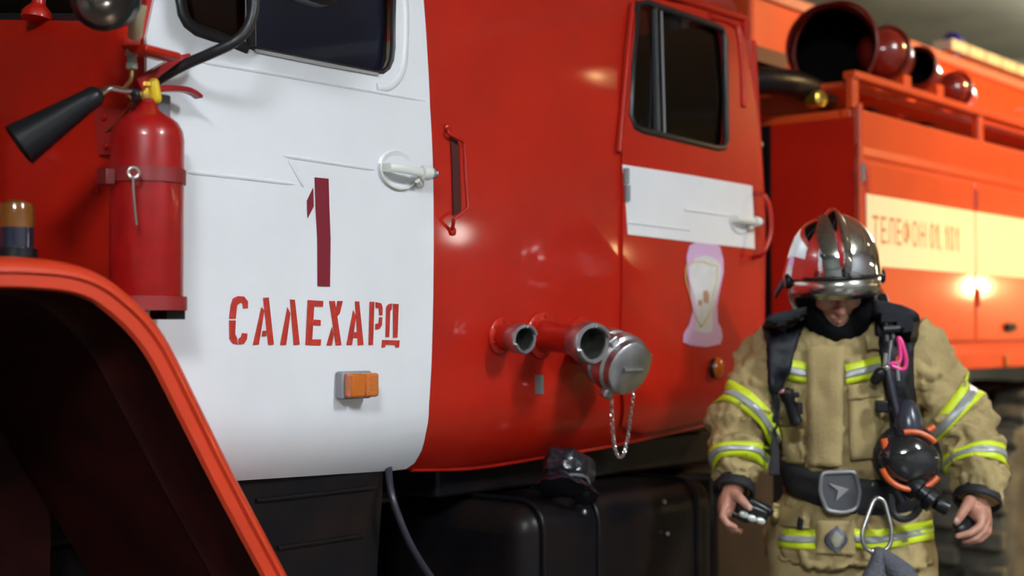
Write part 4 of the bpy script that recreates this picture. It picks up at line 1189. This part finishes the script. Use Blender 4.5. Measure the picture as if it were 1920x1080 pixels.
def cuff_band(sl, s0, s1, tilt, nm='reflective_tape', mt=None, mt2=None, par=None, off=0.005):
    """band round a sleeve between two path stations, tilted"""
    pts, rs = sl
    n = len(pts)
    def at(s):
        i = min(int(s), n - 2); f = s - i
        return pts[i].lerp(pts[i + 1], f), rs[i] * (1 - f) + rs[i + 1] * f, (pts[min(i + 2, n - 1)] - pts[max(i - 1, 0)]).normalized()
    g = []
    m = 36
    for j in range(6):
        c, r, t = at(s0 + (s1 - s0) * j / 5)
        e1 = (V((1, 0, 0)) - t * t.x).normalized(); e2 = t.cross(e1)
        row = []
        for i in range(m):
            a = i * math.tau / m
            d = (e1 * math.cos(a) + e2 * math.sin(a) + t * tilt * math.cos(a)).normalized()
            h = JB.ray_cast(c + d * (r * 2.2), -d, r * 2.2)
            rad = (h[0] - c).length if h[0] is not None else r
            rad = min(max(rad, r * 0.8), r * 1.22)
            row.append(c + d * (rad + off))
        g.append(row)
    # smooth round the band
    for j in range(6):
        for _ in range(2):
            g[j] = [(g[j][i - 1] + g[j][i] * 2 + g[j][(i + 1) % m]) / 4 for i in range(m)]
    s = B().loft(g, cap=False)
    s.xf(MP)
    o = s.build(nm, mt, par or person)
    q = o.modifiers.new('solid', 'SOLIDIFY'); q.thickness = 0.003; q.offset = 0
    return o
for sl, s0, s1, tl in ((SL_R, 12.6, 16.0, 0.35), (SL_R, 22.0, 24.8, -0.12), (SL_L, 11.6, 15.0, -0.38), (SL_L, 21.6, 24.6, 0.0)):
    o = cuff_band(sl, s0, s1, tl, mt=TAPEY)
    cuff_band(sl, s0 + (s1 - s0) * 0.34, s0 + (s1 - s0) * 0.68, tl, 'silver_stripe', TAPES, par=o, off=0.0085)
for sl in (SL_R, SL_L):
    pts, rs = sl
    t = (pts[-1] - pts[-4]).normalized()
    g = []
    e1 = (V((1, 0, 0)) - t * t.x).normalized(); e2 = t.cross(e1)
    for f, k in ((-0.014, 0.98), (-0.004, 1.04), (0.008, 1.03), (0.012, 0.95), (0.004, 0.86), (-0.03, 0.8)):
        g.append([pts[-1] + t * f + (e1 * math.cos(a) + e2 * math.sin(a)) * rs[-1] * k for a in [i * math.tau / 28 for i in range(28)]])
    B().loft(g, cap=False).xf(MP).build('wrist_cuff', WEB, person)
# navy elbow patch on the outside of the left sleeve
g = []
pts, rs = SL_L
for j in range(9):
    i = 15 + j
    t = (pts[min(i + 1, len(pts) - 1)] - pts[i - 1]).normalized()
    e1 = (V((1, 0, 0)) - t * t.x).normalized(); e2 = t.cross(e1)
    if e2.y < 0: e2 = -e2
    row = []
    for k in range(9):
        a = R(5 + 85 * k / 8)
        d = e1 * math.cos(a) + e2 * math.sin(a)
        h = JB.ray_cast(pts[i] + d * rs[i] * 2.2, -d, rs[i] * 2.2)
        row.append((h[0] if h[0] is not None else pts[i] + d * rs[i]) + d * 0.005)
    g.append(row)
B().loft(g, closed=False, cap=False).xf(MP).build('elbow_patch', mat('navy_patch', (0.02, 0.024, 0.045), 0.6), person, solid=0.003)
# placket, pockets and flaps
lay('front_placket', KHAKI, person, [(1512, 650), (1513, 730), (1513, 800), (1515, 872)], [(1582, 650), (1580, 730), (1578, 800), (1576, 874)], 0.009, 0.006, 5, 6)
for l, r in (([(1590, 726), (1590, 800), (1592, 860)], [(1648, 722), (1648, 800), (1648, 860)]), ([(1463, 800), (1464, 830), (1468, 866)], [(1506, 805), (1506, 832), (1508, 868)]), ([(1448, 942), (1446, 962), (1444, 982)], [(1520, 962), (1518, 976), (1515, 990)])):
    lay('pocket', KHAKI, person, l, r, 0.010, 0.008, 5, 5)
for l, r in (([(1586, 722), (1588, 735), (1588, 748)], [(1652, 718), (1652, 732), (1652, 744)]), ([(1622, 631), (1623, 642), (1624, 655)], [(1646, 630), (1648, 642), (1650, 656)])):
    lay('pocket_flap', KHAKI, person, l, r, 0.016, 0.005, 5, 4)
lay('hem_patch', KHAKI, person, [(1528, 975), (1528, 1010), (1528, 1036)], [(1598, 975), (1598, 1010), (1600, 1038)], 0.008, 0.004, 5, 4)
dm = lay('diamond_badge', mat('blue_grey_badge', (0.13, 0.14, 0.19), 0.5), person, [(1565, 985), (1543, 1010), (1563, 1033)], [(1567, 985), (1588, 1012), (1567, 1034)], 0.013, 0.003, 4, 5)
lay('badge_motif', mat('pale_motif', (0.30, 0.29, 0.22), 0.5), dm, [(1565, 995), (1554, 1010), (1564, 1024)], [(1567, 995), (1578, 1011), (1567, 1024)], 0.017, 0.002, 4, 5)
lay('velcro_tab', WEB, person, [(1496, 968), (1492, 990)], [(1506, 970), (1503, 992)], 0.012, 0.003, 3, 4)
# collar
c0 = L(1570, 612, 0.045)
rings = []
for dz, rx, ry in ((0.0, 0.098, 0.098), (0.02, 0.092, 0.092), (0.055, 0.088, 0.09), (0.058, 0.080, 0.082), (0.02, 0.082, 0.084)):
    row = []
    for i in range(40):
        a = i * math.tau / 40
        fr = max(0, -math.sin(a)) ** 1.5
        row.append(c0 + V((math.cos(a) * rx * 1.12, math.sin(a) * ry, dz * (1 - 0.35 * fr) - 0.050 * fr)))
    rings.append(row)
B().loft(rings, cap=False).xf(MP).build('collar', KHAKI, person)
# black knitted hood round face and neck
rings = []
n = 44
for j in range(9):
    t = j / 8
    row = []
    for i in range(n):
        a = i * math.tau / n
        ca, sa = math.cos(a), math.sin(a)
        fr = max(0, -sa)
        lo = L(1568, 628, 0.035) + V((ca * 0.094, sa * 0.098, -0.018 * fr))
        top_u = 0.06 - 0.150 * fr ** 2.2
        hi = hp(ca * 0.083, -sa * 0.088 - 0.005 + 0.006 * fr, top_u)
        q = lo.lerp(hi, t)
        bl = math.sin(t * math.pi) * 0.010
        q += V((ca, sa, 0)) * bl
        row.append(q)
    rings.append(row)
B().loft(rings, cap=False).xf(MP).build('knit_hood', HOOD, person, solid=0.006)

# ------------------------------------------------------------ helmet
helmet = empty('helmet', MP @ hp(0, 0, 0.03), 'polished chrome firefighter helmet with raised crest', 'helmet')
HC0 = 0.052
RX, RF, RU = 0.117, 0.142, 0.134
def hs(p, az, k=1.0):
    """dome point: polar angle p from the crown, azimuth az from the front"""
    s = math.sin(min(p, math.pi / 2))
    u = math.cos(p) * RU if p < math.pi / 2 else -(p - math.pi / 2) * RU * 0.85
    flare = 0.0
    if p > R(80): flare = (p - R(80)) * 0.020
    return hp((RX * s * k + flare * s) * math.sin(az), (RF * s * k + flare * s) * math.cos(az) + 0.002, HC0 + u * k)
rings = []
NA, NP = 64, 26
for j in range(NP + 1):
    row = []
    for i in range(NA):
        az = i * math.tau / NA
        f = math.cos(az)
        pm = R(104) - R(25) * max(0, f) ** 0.7 + R(24) * max(0, -f) + R(8) * (1 - abs(f))
        row.append(hs(0.001 + (pm - 0.001) * j / NP, az))
    rings.append(row)
shell = B().loft(rings, cap=False).xf(MP).build('shell', CHROME, helmet)
q = shell.modifiers.new('solid', 'SOLIDIFY'); q.thickness = 0.004; q.offset = -1
# crest
rings = []
for i in range(33):
    t = i / 32
    p = R(-86) + R(170) * t             # front to back over the crown
    az = 0 if p < 0 else math.pi
    h = 0.020 * min(1, max(0.05, (t - 0.02) / 0.16)) ** 0.7 * min(1, max(0.03, (1 - t) / 0.3)) ** 0.7
    wd = 0.024 * (0.75 + 0.25 * math.sin(math.pi * t))
    c = hs(abs(p), az)
    outv = (hs(abs(p), az, 1.08) - c).normalized()
    row = []
    for k2 in range(13):
        s = -1 + 2 * k2 / 12
        prof = (1 - abs(s) ** 1.6) 
        row.append(c + RH @ V((s * wd, 0, 0)) + outv * (h * prof - 0.004 - 0.004 * abs(s)))
    rings.append(row)
B().loft(rings, closed=False, cap=False).xf(MP).build('crest', CHROME, helmet)
# metal visor band at the brow, dark gap above it
def brow(u0, u1, k0, k1, a=76, n=40):
    g = []
    for u, k in ((u0, k0), ((u0 + u1) / 2, (k0 + k1) / 2), (u1, k1)):
        row = []
        for i in range(n + 1):
            az = R(-a + 2 * a * i / n)
            drop = 0.008 * math.cos(az)
            row.append(hp(RX * k * math.sin(az), RF * k * math.cos(az) + 0.002, HC0 + u - 0.058 * (1 - math.cos(az)) - (drop if u == u1 else 0)))
        g.append(row)
    return B().loft(g, closed=False, cap=False)
o = brow(0.022, -0.020, 1.025, 1.08).xf(MP).build('visor_band', mat('brushed_steel_band', (0.62, 0.60, 0.56), 0.22, metal=1.0), helmet)
q = o.modifiers.new('solid', 'SOLIDIFY'); q.thickness = 0.003
o = brow(0.032, 0.020, 1.02, 1.024).xf(MP).build('visor_gap', BLACK, helmet)
q = o.modifiers.new('solid', 'SOLIDIFY'); q.thickness = 0.003
# front chevron mark
B().tube([MP @ hp(-0.012, 0.146, 0.088), MP @ hp(0, 0.154, 0.098), MP @ hp(0.010, 0.148, 0.082)], 0.002, 6).build('chevron', BLACK, helmet)
for s in (-1, 1):
    c = hp(s * 0.117, 0.02, 0.018)
    B().lathe([(0.020, -0.008), (0.020, 0.008), (0.016, 0.014), (0.0005, 0.015)], c, RH @ V((s, 0, 0)), 20).xf(MP).build('side_knob', BLKP, helmet)
    B().tube(smooth_path([hp(s * 0.116, 0.02, 0.0), hp(s * 0.110, 0.03, -0.04), hp(s * 0.085, 0.045, -0.085)], 4), 0.006, 8, flat=0.35).xf(MP).build('chin_strap', mat('grey_strap', (0.35, 0.33, 0.30), 0.6), helmet)
# stiff neck curtain
g = []
for u, k in ((-0.035, 1.0), (-0.06, 1.12), (-0.085, 1.22)):
    row = []
    for i in range(29):
        az = R(98 + 164 * i / 28)
        row.append(hp(RX * k * math.sin(az), RF * k * math.cos(az), u + 0.03))
    g.append(row)
B().loft(g, closed=False, cap=False).xf(MP).build('neck_curtain', WEB, helmet, solid=0.006)

# ------------------------------------------------------------ breathing apparatus on the back
ba = empty('breathing_apparatus', MP @ L(1600, 900, 0.22), 'black breathing apparatus harness with padded shoulder straps worn over the jacket', 'breathing apparatus')
B().prism([L(1500, 640, 0.20), L(1650, 640, 0.20), L(1670, 900, 0.20), L(1490, 900, 0.20)], (0, 0.02, 0)).xf(MP).build('back_plate', BLKP, ba, bevel=0.006)
B().lathe([(0.02, -0.02), (0.05, -0.005), (0.068, 0.02), (0.070, 0.06), (0.070, 0.36), (0.055, 0.40), (0.02, 0.425), (0.016, 0.46)], L(1585, 905, 0.295), (0, 0, 1), 28).xf(MP).build('air_cylinder', mat('yellow_cylinder', (0.5, 0.42, 0.05), 0.4), ba)
def strap(name, mt, l, r, off=0.010, th=0.012, parent=None):
    return lay(name, mt, parent or ba, l, r, off, th, 6, 8)
strap('shoulder_strap', PADM, [(1443, 590), (1432, 612), (1438, 650), (1440, 700), (1443, 735)], [(1512, 575), (1508, 600), (1496, 640), (1480, 690), (1464, 735)], 0.014, 0.014)
strap('webbing', WEB, [(1446, 735), (1447, 800), (1443, 850), (1440, 890)], [(1462, 735), (1459, 800), (1460, 850), (1460, 890)], 0.012, 0.003)
strap('shoulder_strap', PADM, [(1634, 560), (1640, 590), (1646, 640), (1655, 700), (1664, 760)], [(1690, 572), (1722, 592), (1714, 640), (1706, 700), (1712, 760)], 0.014, 0.014)
strap('webbing', WEB, [(1664, 755), (1668, 820), (1672, 880)], [(1715, 755), (1722, 820), (1728, 880)], 0.012, 0.004)
for s in (0, 1):
    B().capsule([L(1652 + s * 6, 556, -0.05), L(1660 + s * 9, 600, -0.13), L(1662 + s * 12, 640, -0.150)], [0.009, 0.009, 0.009]).xf(MP).build('air_hose', BLACK, ba)
B().tube([L(1655, 618, -0.158), L(1686, 616, -0.155)], 0.010, 8).xf(MP).build('hose_clip', BLKP, ba)
B().tube(smooth_path([L(1668, 640, -0.150), L(1664, 690, -0.17), L(1672, 740, -0.18), L(1684, 800, -0.19), L(1676, 850, -0.205), L(1672, 900, -0.20), L(1690, 940, -0.20)], 6), 0.0105, 10).xf(MP).build('air_hose', mat('blue_black_hose', (0.02, 0.02, 0.032), 0.3), ba)
B().tube([L(1660, 662, -0.170), L(1658, 688, -0.172)], 0.005, 8).xf(MP).build('hose_nipple', STEEL, ba)
B().lathe([(0.006, 0), (0.009, 0.004), (0.009, 0.012), (0.006, 0.016)], L(1661, 695, -0.176), (0, -0.4, 1), 10).xf(MP).build('hose_joint', STEEL, ba)
B().tube([L(1682, 668, -0.165), L(1683, 690, -0.168)], 0.0065, 8).xf(MP).build('gauge_cap', ORANGE, ba)
B().tube([L(1680, 676, -0.170), L(1683, 714, -0.176)], 0.0055, 8).xf(MP).build('whistle', STEEL, ba)
B().capsule([L(1640, 712, -0.165), L(1648, 700, -0.172)], [0.014, 0.015]).xf(MP).build('pressure_gauge', BLKP, ba)
B().box(L(1652, 762, -0.17), (0.034, 0.02, 0.03)).xf(MP).build('strap_buckle', BLKP, ba, bevel=0.004)
# waist belt
def torso_band(pyl, pyr, h, off, a0=0, a1=360, n=60):
    g = []
    for j in range(4):
        row = []
        for i in range(n + (0 if a1 - a0 >= 360 else 1)):
            a = R(a0 + (a1 - a0) * i / n)
            ca, sa = math.cos(a), math.sin(a)
            py = (pyl + pyr) / 2 + (pyr - pyl) / 2 * ca + (28 if sa < 0 else -10) * abs(sa) + h * (j / 3 - 0.5)
            c = L(1592, py, 0.03); 
            d = V((ca, sa, 0))
            hh = JB.ray_cast(c + d * 0.40, -d, 0.4)
            rad = (hh[0] - c).length if hh[0] is not None else 0.16
            rad = min(rad, math.sqrt((ca * 0.20) ** 2 + (sa * 0.185) ** 2))
            row.append(c + d * (rad + off))
        g.append(row)
    m = len(g[0])
    for j in range(4):
        for _ in range(3):
            g[j] = [(g[j][i - 1] + g[j][i] * 2 + g[j][(i + 1) % m]) / 4 for i in range(m)]
    return g
belt = empty('waist_belt', MP @ L(1592, 930, 0.03), 'wide black waist belt with a square buckle round the khaki jacket', 'belt')
o = B().loft(torso_band(882, 898, 62, 0.007), cap=False).xf(MP).build('strap', WEB, belt)
q = o.modifiers.new('solid', 'SOLIDIFY'); q.thickness = 0.006
bc = drape(1574, 920, 0.028)[0]
bk = fillet([V((-0.046, 0, 0.050)), V((0.042, 0, 0.054)), V((0.056, 0, 0.0)), V((0.046, 0, -0.046)), V((0.012, 0, -0.056)), V((-0.034, 0, -0.050)), V((-0.052, 0, 0.0))], 0.014, 4)
BUCK = mat('dark_grey_buckle', (0.10, 0.10, 0.11), 0.35, metal=0.4)
bb = B().prism([bc + p for p in bk], (0, 0.014, 0)).xf(MP).build('buckle', BUCK, belt, bevel=0.004)
B().tube([bc + p * 0.96 + V((0, -0.003, 0)) for p in bk], 0.0055, 8, closed=True).xf(MP).build('buckle_rim', mat('grey_rim', (0.22, 0.22, 0.23), 0.4, metal=0.4), bb)
B().prism([bc + V((-0.028, -0.006, 0.022)), bc + V((0.024, -0.006, 0.006)), bc + V((-0.010, -0.006, -0.024)), bc + V((-0.004, -0.006, 0.002))], (0, 0.006, 0)).xf(MP).build('buckle_mark', mat('pale_grey_mark', (0.32, 0.31, 0.31), 0.4, metal=0.4), bb, bevel=0.001)

# ------------------------------------------------------------ things carried
# face mask hanging on the chest
mk = empty('face_mask', MP @ L(1705, 950, -0.2), 'black full-face breathing mask with orange rims hanging at the waist', 'mask')
mc = L(1705, 862, -0.215)
RMK = Matrix.Rotation(R(8), 3, 'Y')
g = []
for j in range(15):
    t = j / 14
    th = t * math.pi / 2
    row = []
    for i in range(36):
        a = i * math.tau / 36
        rx = 0.073 * (1 + 0.10 * math.cos(a * 2)) ; rz = 0.066 * (1.1 if math.sin(a) > 0 else 1.0)
        row.append(mc + RMK @ V((math.cos(a) * rx * math.cos(th * 0.96), 0.02 - 0.055 * math.sin(th), math.sin(a) * rz * math.cos(th * 0.96))))
    g.append(row)
B().loft(g).xf(MP).build('visor', mat('smoked_visor', (0.015, 0.015, 0.017), 0.08, coat=0.8), mk)
g = []
for y, k2 in ((0.030, 1.22), (0.010, 1.24), (0.0, 1.16), (0.006, 1.02)):
    g.append([mc + RMK @ V((math.cos(a) * 0.070 * k2, y + 0.012, math.sin(a) * 0.070 * k2 + 0.004)) for a in [i * math.tau / 36 for i in range(36)]])
B().loft(g).xf(MP).build('face_seal', BLACK, mk)
for a0, a1, nm in ((48, 112, 'upper_rim'), (205, 335, 'lower_rim')):
    pts = [mc + RMK @ V((math.cos(R(a)) * 0.078, -0.010, math.sin(R(a)) * 0.072)) for a in [a0 + (a1 - a0) * i / 16 for i in range(17)]]
    B().tube(pts, 0.0075, 8).xf(MP).build(nm, ORANGE, mk)
B().tube([L(1640, 845, -0.19), L(1655, 832, -0.20), L(1668, 826, -0.205)], 0.010, 8).xf(MP).build('head_strap', BLACK, mk)
B().tube([L(1655, 822, -0.205), L(1660, 845, -0.21)], 0.010, 8).xf(MP).build('strap_tab', ORANGE, mk)
B().tube([L(1728, 812, -0.19), L(1748, 800, -0.175)], 0.009, 8).xf(MP).build('strap_tab', ORANGE, mk)
B().tube(smooth_path([L(1722, 815, -0.195), L(1740, 836, -0.19), L(1752, 870, -0.18)], 4), 0.010, 8).xf(MP).build('head_strap', BLACK, mk)
g = []
for px, py, r, dy in ((1690, 790, 0.028, -0.19), (1697, 775, 0.034, -0.185), (1700, 800, 0.040, -0.195), (1702, 816, 0.036, -0.20)):
    pass
B().capsule([L(1700, 770, -0.18), L(1702, 800, -0.19), L(1700, 815, -0.195)], [0.030, 0.040, 0.032], 16).xf(MP).build('chin_cup', mat('blue_grey_rubber', (0.030, 0.032, 0.05), 0.25), mk)
B().lathe([(0.030, -0.03), (0.034, -0.02), (0.034, 0.0), (0.026, 0.004), (0.026, 0.022), (0.032, 0.026), (0.032, 0.045), (0.020, 0.05)], L(1722, 918, -0.21), V((0.62, -0.35, -0.55)), 24).xf(MP).build('demand_valve', BLKP, mk)
B().lathe([(0.018, 0), (0.020, 0.01), (0.020, 0.03), (0.014, 0.034)], L(1752, 942, -0.225), V((0.8, -0.1, -0.4)), 20).xf(MP).build('valve_outlet', BLKP, mk)
B().tube(smooth_path([L(1668, 925, -0.20), L(1672, 960, -0.205), L(1690, 972, -0.21), L(1710, 965, -0.21), L(1722, 950, -0.21)], 5), 0.009, 8).xf(MP).build('valve_hose', BLACK, mk)
# steel carabiner on the belt
def carabiner(name, pts, r, mt, label, hang):
    pts = [L(*p) for p in pts]
    cr = empty(name, MP @ pts[0], label, 'carabiner')
    loop = fillet(pts, 0.02, 5)
    n = len(loop)
    a = int(n * 0.62); c = int(n * 0.86)
    B().tube(loop[c:] + loop[:a + 1], r, 10).xf(MP).build('hook_body', mt, cr)
    B().tube(loop[a:c + 1], r * 0.85, 10).xf(MP).build('gate', mt, cr)
    B().tube([loop[a + 1].lerp(loop[a + 2], 0.2), loop[a + 2].lerp(loop[a + 3], 0.6)], r * 1.5, 10).xf(MP).build('gate_sleeve', mt, cr)
    return cr
carabiner('steel_carabiner', [(1638, 930, -0.20), (1655, 936, -0.20), (1669, 990, -0.215), (1667, 1020, -0.22), (1650, 1034, -0.22), (1625, 1032, -0.22), (1613, 1015, -0.22), (1614, 992, -0.215)], 0.0058, mat('brushed_carabiner', (0.42, 0.41, 0.40), 0.3, metal=1.0), 'large pear-shaped steel carabiner hanging below the waist belt', 'belt')
carabiner('pink_carabiner', [(1683, 630, -0.165), (1690, 640, -0.168), (1699, 672, -0.172), (1697, 690, -0.172), (1688, 694, -0.172), (1668, 684, -0.172), (1670, 680, -0.172), (1688, 682, -0.172), (1687, 650, -0.168)], 0.0058, PINK, 'small bright pink carabiner clipped to the shoulder strap', 'strap')
# grey knitted gloves hanging from the carabiner
GLV = mat('grey_knit_glove', (0.09, 0.09, 0.11), 0.9, bump=0.5, bscale=120)
gl = empty('work_gloves', MP @ L(1660, 1120, -0.22), 'pair of grey knitted gloves hanging from the steel carabiner', 'gloves')
b = B()
b.capsule([L(1643, 1034, -0.222), L(1642, 1052, -0.225), L(1632, 1085, -0.23), L(1628, 1120, -0.23)], [0.016, 0.020, 0.030, 0.036], 14)
for i, (dx, dz) in enumerate(((-16, 150), (-4, 158), (8, 156), (18, 146))):
    b.capsule([L(1626 + dx * 0.7, 1125, -0.232), L(1624 + dx, 1000 + dz, -0.232)], [0.011, 0.009], 10)
o = b.xf(MP).build('left_glove', GLV, gl)
m = o.modifiers.new('remesh', 'REMESH'); m.mode = 'VOXEL'; m.voxel_size = 0.004; m.use_smooth_shade = True
b = B()
b.capsule([L(1650, 1036, -0.222), L(1664, 1050, -0.225), L(1684, 1072, -0.23), L(1704, 1105, -0.23)], [0.016, 0.024, 0.034, 0.036], 14)
for i, (dx, dz) in enumerate(((-20, 150), (-6, 156), (8, 152), (22, 140))):
    b.capsule([L(1704 + dx * 0.7, 1115, -0.232), L(1718 + dx, 1000 + dz, -0.232)], [0.011, 0.009], 10)
o = b.xf(MP).build('right_glove', GLV, gl)
m = o.modifiers.new('remesh', 'REMESH'); m.mode = 'VOXEL'; m.voxel_size = 0.004; m.use_smooth_shade = True
# torch clipped to the chest
tc_ = empty('flashlight', MP @ L(1485, 790, -0.16), 'small black flashlight with silver lens clipped to the chest of the jacket', 'flashlight')
ta, tb = L(1472, 733, -0.185), L(1491, 790, -0.175)
tv = (tb - ta).normalized()
B().lathe([(0.020, 0.0), (0.021, 0.003), (0.021, 0.02), (0.016, 0.028), (0.016, 0.075), (0.0175, 0.078), (0.0175, 0.088), (0.012, 0.092)], ta, tv, 24).xf(MP).build('barrel', BLKP, tc_)
B().lathe([(0.018, -0.001), (0.012, -0.006), (0.0005, -0.008)], ta, tv, 20).xf(MP).build('lens', STEEL, tc_)
B().box(L(1497, 765, -0.18), (0.016, 0.02, 0.03)).xf(MP).build('clip', BLKP, tc_, bevel=0.003)
B().box(L(1490, 740, -0.182), (0.02, 0.014, 0.014)).xf(MP).build('switch', BLKP, tc_, bevel=0.003)
# device in the right hand
dv = empty('hand_device', MP @ L(1405, 985, -0.17), 'small black and silver gadget held in the hand beside the truck', 'gadget')
RD = Matrix.Rotation(R(22), 3, 'Y')
dc = L(1406, 956, -0.165)
B().box(dc, (0.088, 0.050, 0.040), RD).xf(MP).build('case', BLKP, dv, bevel=0.012, bseg=3)
B().capsule([dc + RD @ V((-0.01, -0.012, 0.022)), dc + RD @ V((0.040, -0.012, 0.016))], [0.012, 0.013]).xf(MP).build('cap', BLKP, dv)
for px, py, rx in ((1393, 963, 0.013), (1408, 970, 0.014), (1424, 975, 0.013)):
    B().ell(L(px, py, -0.196), (rx, 0.006, 0.009), RD).xf(MP).build('silver_clip', mat('pale_alloy', (0.62, 0.64, 0.58), 0.35, metal=0.4), dv)
B().capsule([dc + RD @ V((-0.042, -0.005, -0.022)), dc + RD @ V((-0.005, -0.010, -0.022))], [0.011, 0.012]).xf(MP).build('strap_roll', BLACK, dv)
# black grip in the left hand
gr = empty('black_grip', MP @ L(1806, 1000, -0.15), 'black rubber grip held in the fist on the right', 'grip')
B().capsule([L(1806, 976, -0.13), L(1804, 990, -0.15), L(1796, 990, -0.165)], [0.022, 0.022, 0.018], 16).xf(MP).build('grip_body', BLACK, gr)
B().tube([L(1800, 988, -0.16) + V((math.cos(a) * 0.022, math.sin(a) * 0.008, math.sin(a) * 0.020)) for a in [i * math.tau / 20 for i in range(20)]], 0.003, 8, closed=True).xf(MP).build('grip_ring', BLKP, gr)
